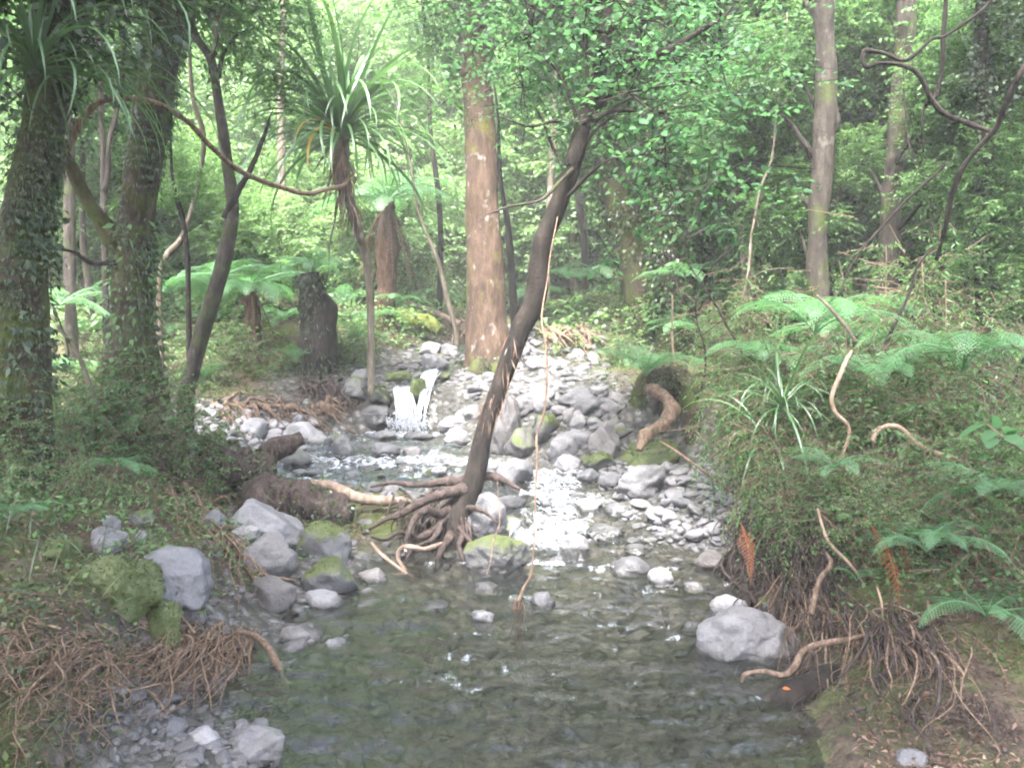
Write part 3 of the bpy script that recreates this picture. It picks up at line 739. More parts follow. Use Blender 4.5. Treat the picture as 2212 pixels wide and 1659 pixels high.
gravel('shingle', 'fine grey shingle of the right gravel bar', 600, (1310, 1000, 1590, 1230), (8, 20), .5, .15, 3)
gravel('shingle', 'fine pale shingle of the left gravel bar', 420, (410, 885, 700, 990), (7, 18), .8, .15, 4)
gravel('shingle', 'small dark stones between the boulders of the central pile', 240, (1060, 850, 1360, 1060), (12, 26), .25, .3, 6)
gravel('shingle', 'mixed wet stones in the near left corner', 330, (220, 1470, 640, 1659), (10, 34), .3, .2, 16)
gravel('shingle', 'lighter wet stones in the near left corner', 160, (220, 1470, 640, 1659), (10, 30), .6, .2, 17)
gravel('shingle', 'small wet stones of the upper riffle', 300, (600, 960, 1010, 1090), (10, 28), .35, .2, 7)
gravel('shingle', 'mixed grey stones receding upstream', 230, (1000, 700, 1310, 865), (14, 36), .4, .3, 18)
gravel('shingle', 'small stones along the upper cascade', 260, (740, 740, 1290, 850), (8, 22), .4, .3, 8)
gravel('shingle', 'small stones at the foot of the left boulders', 260, (430, 1100, 800, 1340), (10, 26), .35, .4, 9)
# ------------------------------------------------------------------ plants: shared leaf masses
def sticks(A, Bp, ra, rb):
    """thin three-sided twigs from A to B"""
    A, Bp = np.asarray(A, float), np.asarray(Bp, float); n = len(A)
    T = nrm(Bp - A); N = nrm(np.cross(T, np.array([.31, .2, .93]))); Bn = np.cross(T, N)
    a = np.array([0, 2.094, 4.189]); V = np.zeros((n, 6, 3))
    ra = np.broadcast_to(ra, (n,)); rb = np.broadcast_to(rb, (n,))
    for k in range(3):
        o = N * math.cos(a[k]) + Bn * math.sin(a[k])
        V[:, k] = A + o * ra[:, None]; V[:, 3 + k] = Bp + o * rb[:, None]
    f = np.array([[0, 1, 4, 3], [1, 2, 5, 4], [2, 0, 3, 5]])
    return V.reshape(-1, 3), (np.arange(n)[:, None, None] * 6 + f[None]).reshape(-1, 4)

def crown_proto(name, seed, rad, K, T, n, L, W, lmat, bmat='bark_dark', six=False, rc=.35, droop=.1, base=None, flat=1.0, limbs=True, shell=.5):
    r = np.random.default_rng(seed); rad = np.array(rad, float)
    c = nrm(r.normal(0, 1, (K, 3))) * (r.random((K, 1)) ** shell) * rad
    S = np.repeat(c, T, 0) + r.normal(0, 1, (K * T, 3)) * rc * .45 * np.array([1, 1, flat])
    D = nrm(r.normal(0, 1, (K * T, 3)) * np.array([1, 1, .45]) + .5 * nrm(np.repeat(c, T, 0)) + np.array([0, 0, -droop]))
    ln = r.uniform(.5, 1.2, (K * T, 1)) * rc
    t = np.linspace(.12, 1, n)[None, :, None]
    pos = S[:, None] + D[:, None] * ln[:, None] * t - np.array([0, 0, 1]) * (t ** 2) * ln[:, None] * droop * 1.2
    side = nrm(np.cross(D, np.array([0, 0, 1.0]) + r.normal(0, .25, D.shape)))
    sg = np.where(np.arange(n) % 2 == 0, 1, -1)[None, :, None]
    d = D[:, None] * .55 + side[:, None] * sg * .9 + r.normal(0, .28, pos.shape) + np.array([0, 0, -.15])
    up = np.array([0, 0, 1.0]) + r.normal(0, .45, pos.shape)
    N = K * T * n
    V, F, ti = leaves(pos.reshape(N, 3), d.reshape(N, 3), up.reshape(N, 3), L * r.uniform(.65, 1.25, N), W * r.uniform(.7, 1.2, N), six, .25, seed)
    cl = np.repeat(r.random(K), T * n * (6 if six else 4))
    me = new_mesh(name + '_leaves', V, F, M[lmat], False, {'tint': np.clip(.55 * ti + .45 * cl, 0, 1)})
    tw = [sticks(S, S + D * ln, .004, .002)]
    b = np.array(base if base is not None else (0, 0, -rad[2] * 1.1), float)
    if limbs:
        for k in range(0, K, 2):
            q = b + (c[k] - b) * .5 + r.normal(0, .08, 3) * rad
            tw.append(tube([b, q, c[k]], [.009, .006, .003], 7, 4, cap=False))
    mb = new_mesh(name + '_twigs', *join(tw), M[bmat])
    return me, mb

CR = {}
for k in range(4):
    CR['far%d' % k] = crown_proto('slope_crown', 40 + k, (1.5, 1.5, 1.7), 46, 22, 9, .12, .062, 'leaf_far', 'bark_grey', rc=.5, droop=.15, limbs=False)
for k in range(3):
    CR['mid%d' % k] = crown_proto('mid_crown', 60 + k, (1.0, 1.0, 1.0), 36, 20, 10, .078, .044, 'leaf_small', rc=.36, droop=.15, limbs=False)
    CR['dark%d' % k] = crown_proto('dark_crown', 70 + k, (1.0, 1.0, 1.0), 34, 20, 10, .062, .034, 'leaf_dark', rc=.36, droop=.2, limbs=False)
    CR['broad%d' % k] = crown_proto('broad_crown', 80 + k, (.6, .6, .5), 14, 6, 7, .055, .032, 'leaf_broad', six=True, rc=.34, droop=.2, base=(0, 0, .05))
    CR['shrub%d' % k] = crown_proto('shrub_crown', 90 + k, (.5, .5, .42), 30, 20, 10, .036, .022, 'leaf_small', 'root_pale', rc=.2, droop=.1, shell=.4)

for k in range(3):
    CR['feather%d' % k] = crown_proto('feathery_crown', 110 + k, (.5, .5, .45), 24, 16, 14, .05, .013, 'leaf_small', 'root_pale', rc=.34, droop=.55, shell=.4)

def add_crown(parent, key, wpos, base, s=1.0, rz=None, sq=1.0, name='crown', seed=0):
    r = random.Random(seed * 131 + int(wpos[0] * 997) + int(wpos[2] * 77))
    rz = r.uniform(0, 6.28) if rz is None else rz
    o = obj(name, CR[key][0], parent, Vector(wpos) - Vector(base), (r.uniform(-.25, .25), r.uniform(-.25, .25), rz), (s, s, s * sq))
    obj('twigs', CR[key][1], o)['kind'] = 'stuff'
    return o

def cover_mesh(P, rad, n, L, W, mat, seed=0, lift=1.05, down=.7, base=(0, 0, 0), trange=(0, 1)):
    r = np.random.default_rng(seed); C = spline(P, 80); rr = np.interp(np.linspace(0, 1, 80), np.linspace(0, 1, len(rad)), rad)
    T = nrm(np.gradient(C, axis=0))
    dens = r.random(n * 3) * (trange[1] - trange[0]) + trange[0]
    an = r.random(n * 3) * 6.283; k = np.clip((dens * 79).astype(int), 0, 79)
    keep = fbm(np.c_[C[k] * 3 + np.c_[np.cos(an), np.sin(an), 0 * an] * .5], 3, seed) > r.normal(-.1, .35, n * 3)
    k, an = k[keep][:n], an[keep][:n]; n = len(k)
    t = T[k]; N = nrm(np.cross(t, np.array([.9, .1, .05]))); Bn = np.cross(t, N)
    ring = N * np.cos(an)[:, None] + Bn * np.sin(an)[:, None]
    pos = C[k] + ring * (rr[k] * r.uniform(.95, lift, n))[:, None] + r.normal(0, .01, (n, 3))
    d = ring * .7 + np.array([0, 0, -down]) + r.normal(0, .4, (n, 3))
    V, F, ti = leaves(pos - np.array(base), d, ring + r.normal(0, .4, (n, 3)), L * r.uniform(.5, 1.4, n), W * r.uniform(.6, 1.3, n), False, .25, seed)
    return new_mesh('cover', V, F, M[mat], False, {'tint': ti})

def wpts(pts):
    return np.array([at(*p) for p in pts])

def trunk_of(pts, wid, base=None):
    P = wpts(pts); w = np.array(wid, float)
    wi = np.interp(np.linspace(0, 1, len(pts)), np.linspace(0, 1, len(w)), w)
    return P, wi / 2 / FPX * P[:, 1]

def tree(name, label, pts, wid, mat, cat='tree', ground_base=True, branches=(), covers=(), crowns=(), group=None, sides=14, rough=.16, seed=0, part='trunk', n=None):
    """pts: (px, py, Y) from the foot up; wid: width in photo pixels along it"""
    P, rad = trunk_of(pts, wid)
    if ground_base:
        f = P[0].copy(); f[2] = min(gz(f[0], f[1]) - .12, f[2] - .05); P = np.vstack([f, P]); rad = np.r_[rad[0] * 1.12, rad]
    if name == 'thin_tree':
        P = np.vstack([P, P[-1] + (P[-1] - P[-2]) * .9 + np.array([.05, 0, .35]), P[-1] + (P[-1] - P[-2]) * 1.7 + np.array([-.05, 0, .9])]); rad = np.r_[rad, rad[-1] * .6, rad[-1] * .1]
    base = P[0].copy(); base[2] = max(base[2], gz(base[0], base[1]) - .02) if ground_base else base[2]
    e = empty(name, base, label, cat, group)
    V, F = tube(P - base, rad, n or max(16, 8 * len(P)), sides, rough, seed, 7)
    obj(part, new_mesh(part, V, F, M[mat]), e)
    for (bp, bw, bm) in branches:
        Q, br = trunk_of(bp, bw)
        if name != 'brown_tree': br[-1] *= .25
        V, F = tube(Q - base, br, 9 * len(Q), 8, .2, seed + 3, 12, wob=.05)
        obj('branch', new_mesh('branch', V, F, M[bm]), e)
    for (cn, num, L, W, cm, lift, down, tr) in covers:
        obj(cn, cover_mesh(P, rad, num, L, W, cm, seed + 5, lift, down, base, tr), e)['kind'] = 'stuff'
    for (key, px, py, Y, s) in crowns:
        cp = np.array(at(px, py, Y) if Y is not None else px, float); add_crown(e, key, cp, base, s, seed=seed)
        C = spline(P, 60); i = int(np.argmin(np.linalg.norm(C - (cp - np.array([0, 0, .35])), axis=1))); i = max(0, i - 2); dist = np.linalg.norm(C[i] - cp)
        if dist > .3:
            w = .012 + .012 * dist * (.5 if key.startswith('broad') else 1)
            V, F = tube([C[i] - base, (C[i] * .5 + cp * .5) - base + np.array([0, 0, .12 * dist]), cp - base], [w, w * .6, w * .2], 22, 7, .15, seed, 10, wob=.06)
            obj('branch', new_mesh('branch', V, F, M['bark_dark']), e)
    return e

# ------------------------------------------------------------------ hand-placed trees
# unseen crowns added overhead to shade the foreground, hung on two trees (world positions)
SHADE_CROWNS_L = [((-2.2, 2.2, 5.0), 0, None, 1.3), ((-.9, 1.0, 5.2), 0, None, 1.3), ((-3.2, 1.2, 4.8), 0, None, 1.3), ((-1.6, -.6, 5.2), 0, None, 1.3), ((-3.6, -.4, 4.6), 0, None, 1.3), ((-1.8, .7, 5.9), 0, None, 1.3), ((-2.9, 2.6, 5.8), 0, None, 1.2), ((-2.4, .2, 6.0), 0, None, 1.3), ((-3.9, 2.0, 5.6), 0, None, 1.2)]
SHADE_CROWNS_R = [((2.2, 1.4, 5.0), 0, None, 1.2), ((.8, .4, 5.2), 0, None, 1.3), ((2.6, -.6, 5.0), 0, None, 1.2), ((1.2, 1.8, 6.0), 0, None, 1.2), ((2.6, 1.0, 5.8), 0, None, 1.2), ((.2, .9, 6.2), 0, None, 1.2)]
tree('mossy_tree', 'massive dark moss-draped trunk at the left edge of the view',
     [(10, 1085, 4.9), (35, 900, 4.9), (45, 640, 4.9), (60, 430, 4.9), (100, 250, 4.95), (125, 60, 5.0), (140, -150, 5.05), (150, -420, 5.1)], [200, 140, 100, 92, 86, 80, 80, 70], 'bark_moss', seed=1,
     covers=[('climbing_plants', 15000, .030, .009, 'moss_leaf', 1.28, 1.2, (0, .8)), ('ivy_leaves', 900, .05, .024, 'leaf_dark', 1.6, .6, (0, .5))],
     crowns=[('dark0', 60, -380, 5.0, 1.1), ('dark1', -180, -260, 4.6, 1.1), ('dark2', 240, -420, 5.4, 1.0)] + [('dark%d' % (k % 3),) + q for k, q in enumerate(SHADE_CROWNS_L)])
tree('mossy_tree', 'second big moss-clad trunk, leaning right at the top, behind the leftmost one',
     [(290, 1010, 6.5), (290, 860, 6.5), (285, 650, 6.5), (295, 480, 6.5), (320, 300, 6.5), (345, 130, 6.6), (385, -40, 6.6), (430, -260, 6.7)], [220, 135, 82, 74, 72, 78, 84, 70], 'bark_moss', seed=2,
     branches=[([(275, 560, 6.5), (215, 470, 6.4), (165, 370, 6.3), (120, 260, 6.1)], [44, 36, 30, 26], 'bark_moss'),
               ([(385, -20, 6.6), (440, -90, 6.6), (520, -180, 6.7)], [50, 36, 26], 'bark_moss'),
               ([(250, 575, 6.4), (200, 572, 6.3), (150, 545, 6.2), (80, 538, 6.0)], [12, 10, 8, 6], 'bark_dark')],
     covers=[('climbing_plants', 17000, .034, .010, 'moss_leaf', 1.25, 1.2, (0, 1)), ('ivy_leaves', 450, .07, .03, 'leaf_small', 1.5, .6, (.05, .55))],
     crowns=[('dark1', 330, -380, 6.6, 1.0)])
tree('sapling_tree', 'slender forked grey-brown trunk leaning right in front of the left ferns',
     [(398, 900, 7.2), (420, 780, 7.2), (455, 660, 7.2), (490, 540, 7.25), (502, 440, 7.3), (488, 330, 7.3), (470, 210, 7.3), (455, 130, 7.3), (415, 60, 7.3), (425, -30, 7.3), (450, -160, 7.3)],
     [34, 32, 36, 34, 28, 22, 20, 20, 18, 16, 12], 'bark_mid', seed=3, sides=10,
     branches=[([(498, 480, 7.3), (525, 420, 7.3), (560, 330, 7.4), (585, 230, 7.5)], [22, 14, 11, 7], 'bark_dark'), ([(458, 135, 7.3), (475, 100, 7.3), (480, 40, 7.3), (500, -60, 7.3)], [12, 11, 10, 8], 'bark_grey')],
     crowns=[('mid0', 560, 60, 8.0, .55), ('mid1', 430, -180, 7.5, .9)])
tree('thin_tree', 'thin dark upright stem just left of the slender forked trunk',
     [(412, 860, 7.5), (408, 700, 7.5), (405, 560, 7.5), (395, 470, 7.5), (372, 380, 7.5)], [14, 13, 12, 10, 7], 'bark_dark', seed=4, sides=8, crowns=[('mid2', 385, 400, 7.6, .22)])
tree('thin_tree', 'pale thin stem crossing behind the slender forked trunk',
     [(345, 600, 8.4), (395, 510, 8.4), (425, 410, 8.4), (440, 300, 8.4), (415, 200, 8.4)], [14, 13, 12, 11, 9], 'bark_grey', seed=5, sides=8)
tree('brown_tree', 'straight brown lichen-spotted trunk with yellow moss standing above the waterfall',
     [(1052, 850, 9.8), (1052, 780, 9.8), (1052, 700, 9.8), (1048, 600, 9.8), (1044, 470, 9.8), (1038, 330, 9.8), (1030, 180, 9.85), (1018, 40, 9.9), (1010, -120, 9.9)],
     [150, 104, 88, 80, 74, 68, 64, 62, 58], 'bark_brown', seed=6, sides=18, rough=.10,
     branches=[([(1040, 790, 9.65), (1005, 830, 9.5), (985, 865, 9.4)], [50, 36, 20], 'bark_moss'), ([(1070, 790, 9.65), (1095, 830, 9.5), (1108, 870, 9.4)], [50, 36, 22], 'bark_moss')],
     covers=[('moss_fringe', 1600, .05, .02, 'moss_leaf', 1.15, .9, (0, .25))],
     crowns=[('mid0', 1010, -150, 9.8, 1.3), ('mid1', 1180, -230, 10.2, 1.2)])
# the leaning tree and its bared roots
LT = [(985, 1125, 6.0), (1010, 1075, 6.0), (1026, 1020, 6.0), (1048, 925, 6.0), (1068, 865, 6.0), (1087, 815, 6.0), (1122, 720, 6.0), (1155, 650, 6.0), (1166, 560, 6.0), (1173, 520, 6.0), (1196, 467, 6.0), (1222, 400, 6.0), (1243, 335, 6.0), (1264, 255, 6.05), (1298, 140, 6.1), (1312, 0, 6.1), (1320, -140, 6.1)]
lt = tree('leaning_tree', 'dark curved tree leaning right across the stream on bared roots', LT, [86, 54, 46, 42, 38, 36, 40, 43, 44, 44, 42, 40, 36, 32, 30, 28, 22], 'bark_dark', seed=7, ground_base=True, sides=16, rough=.13,
     branches=[([(1262, 262, 6.05), (1330, 170, 6.2), (1392, 60, 6.3), (1420, -60, 6.4)], [34, 28, 24, 18], 'bark_dark'),
               ([(1250, 262, 6.0), (1190, 255, 5.95), (1130, 270, 5.9), (1060, 262, 5.85)], [11, 8, 6, 4], 'bark_mid'),
               ([(1225, 372, 5.95), (1170, 440, 5.8), (1090, 440, 5.7), (1035, 460, 5.7)], [10, 7, 5, 4], 'bark_mid'),
               ([(1258, 262, 6.0), (1330, 238, 5.9), (1400, 250, 5.8), (1500, 228, 5.8)], [13, 10, 8, 5], 'bark_mid'),
               ([(1300, 130, 6.1), (1420, 120, 5.9), (1540, 60, 5.9), (1590, 0, 5.9)], [20, 16, 12, 9], 'bark_dark')],
     covers=[('hanging_rootlets', 130, .13, .007, 'dead', 1.2, 1.8, (.26, .42))],
     crowns=[('broad%d' % (k % 3), px, py, Y, s) for k, (px, py, Y, s) in enumerate([
         (1130, 200, 6.0, .6), (1360, 215, 5.6, .85), (1440, 330, 5.6, 1.0), (1150, 90, 6.2, .9), (1480, 190, 5.9, .9), 
         (1560, 100, 6.0, .9), (1380, 60, 6.1, 1.0), (1270, 20, 6.0, .9), (1450, -60, 6.2, 1.1), (1220, -80, 6.2, 1.1), (1090, -20, 6.4, .8)])])
base = np.array(lt.location)
def wood(o, name, pts, wid, mat, seed=0, rough=.14, sides=8):
    Q, br = trunk_of(pts, wid); V, F = tube(Q - np.array(o.location), br, 9 * len(Q), 10, .3, seed, 16, wob=.035)
    return obj(name, new_mesh(name, V, F, M[mat]), o)
for k, (pts, wid, mt) in enumerate([
    ([(1012, 1050, 6.0), (965, 1062, 5.95), (915, 1082, 5.9), (870, 1108, 5.8), (835, 1118, 5.75), (800, 1140, 5.7)], [34, 27, 22, 16, 12, 7], 'root_red'),
    ([(1018, 1040, 6.1), (960, 1040, 6.15), (905, 1052, 6.15), (850, 1050, 6.15), (800, 1056, 6.15)], [24, 18, 13, 10, 6], 'root_red'),
    ([(1022, 1035, 6.0), (1060, 1026, 6.05), (1095, 1034, 6.0), (1132, 1052, 5.95)], [26, 20, 15, 8], 'root_red'),
    ([(990, 1100, 6.0), (972, 1140, 5.9), (962, 1175, 5.75), (945, 1205, 5.65), (938, 1240, 5.55)], [40, 26, 18, 12, 7], 'root_red'),
    ([(980, 1100, 6.0), (950, 1112, 5.85), (925, 1105, 5.75), (900, 1118, 5.7), (880, 1160, 5.6), (870, 1185, 5.55)], [26, 19, 15, 13, 10, 6], 'root_red'),
    ([(992, 1110, 5.95), (1000, 1150, 5.85), (990, 1185, 5.7), (1002, 1225, 5.55)], [26, 15, 10, 5], 'root_red'),
    ([(965, 1120, 5.9), (935, 1150, 5.75), (905, 1160, 5.7), (870, 1150, 5.65), (835, 1165, 5.6), (805, 1158, 5.55)], [20, 15, 12, 10, 8, 5], 'root_red'),
    ([(1004, 1095, 5.95), (1030, 1100, 5.85), (1052, 1112, 5.8), (1078, 1135, 5.75)], [16, 11, 8, 5], 'root_red'),
    ([(950, 1135, 5.8), (930, 1170, 5.7), (900, 1185, 5.6), (880, 1215, 5.5)], [13, 10, 8, 5], 'root_red'),
    ([(985, 1125, 5.9), (1010, 1165, 5.75), (1025, 1200, 5.6)], [14, 9, 5], 'root_red'),
    ([(965, 1172, 5.6), (925, 1186, 5.5), (890, 1184, 5.45), (870, 1190, 5.45), (864, 1212, 5.45), (882, 1248, 5.4)], [7, 10, 12, 12, 10, 7], 'wood_pale'),
    ([(800, 1172, 5.5), (818, 1196, 5.45), (850, 1222, 5.4), (888, 1252, 5.35)], [7, 11, 10, 6], 'wood_pale')]):
    wood(lt, 'root', pts, wid, mt, 30 + k)

tree('mossy_tree', 'mossy trunk leaning left above the fern on the right bank',
     [(1412, 770, 10.0), (1400, 700, 10.0), (1380, 600, 10.0), (1352, 490, 10.0), (1325, 390, 10.0), (1310, 280, 10.1), (1300, 150, 10.2)], [90, 76, 70, 66, 58, 48, 40], 'bark_moss', seed=8,
     covers=[('climbing_plants', 4200, .055, .028, 'moss_leaf', 1.35, .8, (0, .8))], crowns=[('mid0', 1330, 300, 10.3, .8), ('mid1', 1300, 100, 10.5, 1.0)])
tree('mossy_tree', 'upright leaf-wrapped trunk right beside the leaning mossy one',
     [(1452, 780, 9.6), (1450, 640, 9.6), (1442, 480, 9.6), (1440, 300, 9.6), (1435, 120, 9.6), (1440, -60, 9.6)], [70, 60, 52, 48, 46, 44], 'bark_moss', seed=9,
     covers=[('climbing_plants', 6000, .05, .026, 'moss_leaf', 1.6, .8, (0, .9)), ('ivy_leaves', 1800, .07, .04, 'leaf_small', 1.9, .5, (.1, .8))], crowns=[('mid2', 1450, -100, 9.6, 1.2)])
tree('upright_tree', 'tall straight grey-brown trunk rising from the right-hand shrubs',
     [(1770, 760, 7.6), (1768, 620, 7.6), (1765, 500, 7.6), (1778, 340, 7.6), (1785, 180, 7.6), (1780, 40, 7.6), (1765, -160, 7.6)], [52, 46, 44, 46, 46, 42, 38], 'bark_mid', seed=10, sides=12,
     crowns=[('mid2', 1660, 180, 8.9, .7), ('mid0', 1690, 340, 9.2, .7), ('mid1', 1850, 280, 9.3, .7), ('mid2', 1720, 40, 9.0, .7), ('mid0', 1840, 450, 9.4, .6), ('mid1', 1620, 40, 9.2, .7), ('mid2', 1600, 420, 9.6, .7), ('mid1', 1680, 150, 7.9, .38), ('mid2', 1700, 470, 8.0, .4), ('mid0', 1560, 240, 8.3, .45)])
tree('upright_tree', 'bent pale-barked trunk behind the looping vine',
     [(1905, 860, 8.0), (1910, 720, 8.0), (1918, 560, 8.0), (1928, 400, 8.0), (1945, 230, 8.0), (1955, 90, 8.0), (1960, -120, 8.0)], [60, 52, 44, 40, 42, 42, 40], 'bark_mid', seed=11, sides=12,
     crowns=[('mid0', 1850, 120, 9.4, .7), ('mid1', 2000, 330, 8.8, .7), ('mid2', 1900, 30, 8.6, .7), ('mid0', 2060, 150, 8.6, .8), ('mid1', 2040, 480, 8.4, .6), ('mid2', 1960, 560, 8.8, .6), ('mid0', 2040, 200, 7.3, .4), ('mid2', 2080, 380, 7.2, .4), ('mid1', 1850, 350, 8.4, .35), ('mid1', 2150, 60, 7.2, .5)])
tree('upright_tree', 'dim slim trunk just right of the bent pale-barked one',
     [(1985, 640, 9.5), (1975, 460, 9.5), (1970, 300, 9.5), (1975, 100, 9.5), (1980, -100, 9.5)], [34, 30, 26, 24, 24], 'bark_dark', seed=12, sides=10, crowns=[('mid0', 1990, 20, 9.8, .6)])
tree('upright_tree', 'dark trunk in the deep shade near the right edge',
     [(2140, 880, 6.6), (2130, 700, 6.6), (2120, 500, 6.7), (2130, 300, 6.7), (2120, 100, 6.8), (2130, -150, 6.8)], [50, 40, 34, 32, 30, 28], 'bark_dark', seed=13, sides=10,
     covers=[('climbing_plants', 2500, .04, .022, 'leaf_dark', 1.6, .6, (0, .9))], crowns=[('dark2', 2280, 100, 6.6, .7), ('mid0', 2200, 420, 6.6, .5), ('mid1', 2120, 250, 7.2, .5), ('mid2', 2180, 620, 6.6, .45)] + [('dark%d' % (k % 3),) + q for k, q in enumerate(SHADE_CROWNS_R)])
tree('thin_tree', 'thin mossy trunk seen between the two big left trunks',
     [(158, 830, 9.5), (152, 640, 9.5), (150, 480, 9.5), (152, 300, 9.5), (160, 60, 9.5)], [30, 26, 24, 20, 16], 'bark_mid', seed=14, sides=10, crowns=[('mid1', 160, 120, 9.7, .9)])
tree('thin_tree', 'leaning greenish stem right of the thin trunk between the left trunks',
     [(205, 760, 10.5), (196, 650, 10.5), (180, 520, 10.5), (178, 380, 10.5), (190, 150, 10.5)], [20, 18, 16, 14, 10], 'bark_mid', seed=15, sides=8, crowns=[('mid2', 210, 230, 10.8, .8)])
tree('thin_tree', 'twin-stemmed thin dark tree behind the top of the second big trunk',
     [(228, 640, 9.0), (224, 400, 9.0), (218, 200, 9.0), (212, -40, 9.0)], [14, 14, 13, 12], 'bark_dark', seed=16, sides=8,
     branches=[([(225, 420, 9.0), (250, 260, 9.0), (262, 60, 9.0), (262, -60, 9.0)], [12, 11, 10, 8], 'bark_dark')], crowns=[('dark0', 230, 40, 9.3, .7)])
for k, (lab, pts, wid, mt) in enumerate([
    ('dark thin stem between the yellow-leaved plant and the brown trunk', [(948, 700, 12.2), (952, 560, 12.2), (948, 430, 12.2), (930, 280, 12.2)], [14, 13, 12, 9], 'bark_dark'),
    ('short dark stem right of the brown-skirted tree fern', [(870, 660, 13.5), (872, 560, 13.5), (868, 470, 13.5)], [16, 14, 10], 'bark_dark'),
    ('leaning pale stem left of the brown trunk foot', [(985, 720, 11.0), (965, 640, 11.0), (945, 560, 11.0), (905, 460, 11.0)], [12, 11, 9, 7], 'bark_grey'),
    ('curved dark stem just right of the brown trunk', [(1112, 720, 12.0), (1105, 590, 12.0), (1096, 480, 12.0), (1080, 380, 12.0)], [18, 16, 14, 9], 'bark_dark'),
    ('dark stem in the gap right of the leaning tree', [(1265, 640, 13.0), (1262, 520, 13.0), (1250, 400, 13.0), (1255, 250, 13.0)], [16, 15, 14, 12], 'bark_dark'),
    ('thin stem left of the tall straight right-hand trunk', [(1692, 640, 10.0), (1700, 480, 10.0), (1698, 330, 10.0)], [14, 12, 8], 'bark_dark'),
    ('mossy thin stem right of the tall straight trunk', [(1866, 640, 10.0), (1862, 480, 10.0), (1866, 330, 10.0), (1858, 150, 10.0)], [16, 14, 11, 8], 'bark_grey'),
    ('dim stem in the centre-top foliage right of the brown trunk', [(1180, 600, 14.0), (1190, 400, 14.0), (1200, 200, 14.0), (1190, 0, 14.0)], [18, 16, 15, 14], 'bark_grey'),
    ('pale stem at the top behind the spiky-headed plant', [(620, 700, 13.0), (612, 500, 13.0), (606, 200, 13.0), (615, -20, 13.0)], [20, 18, 16, 14], 'bark_grey'),
    ('slim mossy trunk left of the tall straight right-hand trunk', [(1640, 640, 9.5), (1648, 400, 9.5), (1638, 200, 9.5), (1650, -20, 9.5)], [24, 20, 18, 16], 'bark_mid'),
    ('slim dark trunk between the two upright right-hand trunks', [(1852, 640, 9.0), (1842, 400, 9.0), (1850, 200, 9.0), (1846, -20, 9.0)], [18, 16, 15, 13], 'bark_mid'),
    ('slim mossy trunk right of the sharp-looped vine', [(2085, 640, 8.5), (2092, 400, 8.5), (2080, 200, 8.5), (2075, -20, 8.5)], [22, 18, 16, 14], 'bark_mid'),
    ('slim dark trunk right of the leaf-wrapped trunk', [(1535, 680, 10.5), (1522, 450, 10.5), (1530, 250, 10.5), (1520, 0, 10.5)], [24, 20, 18, 16], 'bark_mid'),
    ('pale dead stem leaning beside the spiky-headed plant', [(800, 640, 10.2), (790, 560, 10.2), (765, 470, 10.0), (752, 420, 9.8)], [10, 9, 8, 6], 'wood_pale')]):
    tree('thin_tree', lab, pts, wid, mt, seed=40 + k, sides=8)

# bowed bare branch across the left trunks, vines
def vine(name, label, pts, wid, mat, cat='vine', seed=0, sides=8, rough=.2, wob=.018):
    P, rad = trunk_of(pts, wid); V, F = tube(P - P[0], rad, 10 * len(P), sides, rough, seed, 14, wob=wob)
    return tag(obj(name, new_mesh(name, V, F, M[mat]), None, P[0]), label, cat)
vine('bowed_branch', 'long bare branch bowing across the second trunk to the spiky-headed plant',
     [(108, 420, 5.6), (150, 310, 5.6), (200, 235, 5.6), (260, 215, 5.6), (335, 222, 5.7), (400, 262, 5.9), (460, 322, 6.2), (530, 372, 6.6), (600, 402, 7.0), (670, 418, 7.5), (735, 402, 8.2), (760, 380, 8.6)], [20, 18, 14, 12, 11, 12, 11, 11, 11, 10, 9, 6], 'root_dry', 'branch', 1)
vine('looping_vine', 'dark vine making a sharp loop in front of the right-hand trunks',
     [(2160, -30, 5.6), (2137, 7, 5.6), (2083, 51, 5.6), (2039, 81, 5.6), (2012, 88, 5.6), (1971, 125, 5.6), (1947, 130, 5.6), (1914, 115, 5.6), (1874, 109, 5.6), (1866, 118, 5.6), (1870, 145, 5.6), (1900, 137, 5.6), (1937, 139, 5.6), (1978, 154, 5.6), (2001, 182, 5.6), (2018, 210, 5.6), (2049, 243, 5.6), (2093, 264, 5.6), (2150, 290, 5.5)], [7, 7, 8, 9, 9, 12, 12], 'bark_dark', seed=2, sides=6)
vine('hanging_vine', 'dark vertical vine crossing the sharp-looped vine', [(2047, -60, 5.65), (2044, 20, 5.65), (2038, 90, 5.65), (2034, 140, 5.65), (2018, 208, 5.64), (1996, 230, 5.65), (1988, 275, 5.65), (1990, 330, 5.7)], [9, 10, 10, 10, 9, 6, 5, 4], 'bark_dark', seed=3, sides=6)
vine('leaning_branch', 'long dark branch slanting down-left from the right edge', [(2230, 130, 5.3), (2205, 172, 5.3), (2174, 230, 5.4), (2150, 287, 5.5), (2089, 355, 5.6), (2055, 433, 5.7), (2020, 560, 5.9)], [14, 14, 13, 12, 12, 11, 8], 'bark_dark', 'branch', 4)
vine('leaning_branch', 'thin straight branch slanting through the right-hand ferns', [(2030, 350, 6.0), (1978, 406, 6.0), (1897, 497, 6.0), (1859, 548, 6.0), (1800, 640, 6.0)], [5, 6, 6, 5, 3], 'bark_dark', 'branch', 5, wob=.05)
vine('leaning_branch', 'grey forked branch standing out of the right-hand fern', [(1905, 760, 5.6), (1935, 690, 5.6), (1970, 620, 5.6), (1985, 570, 5.6), (2040, 520, 5.6)], [9, 8, 7, 6, 4], 'bark_dark', 'branch', 6, wob=.04)
vine('pale_vine', 'pale S-curved vine rising from the right-hand shrubs', [(1820, 1000, 4.7), (1838, 930, 4.7), (1805, 895, 4.7), (1797, 862, 4.7), (1812, 820, 4.7), (1828, 780, 4.75), (1840, 760, 4.8)], [7, 8, 10, 10, 9, 9, 6], 'vine', seed=7)
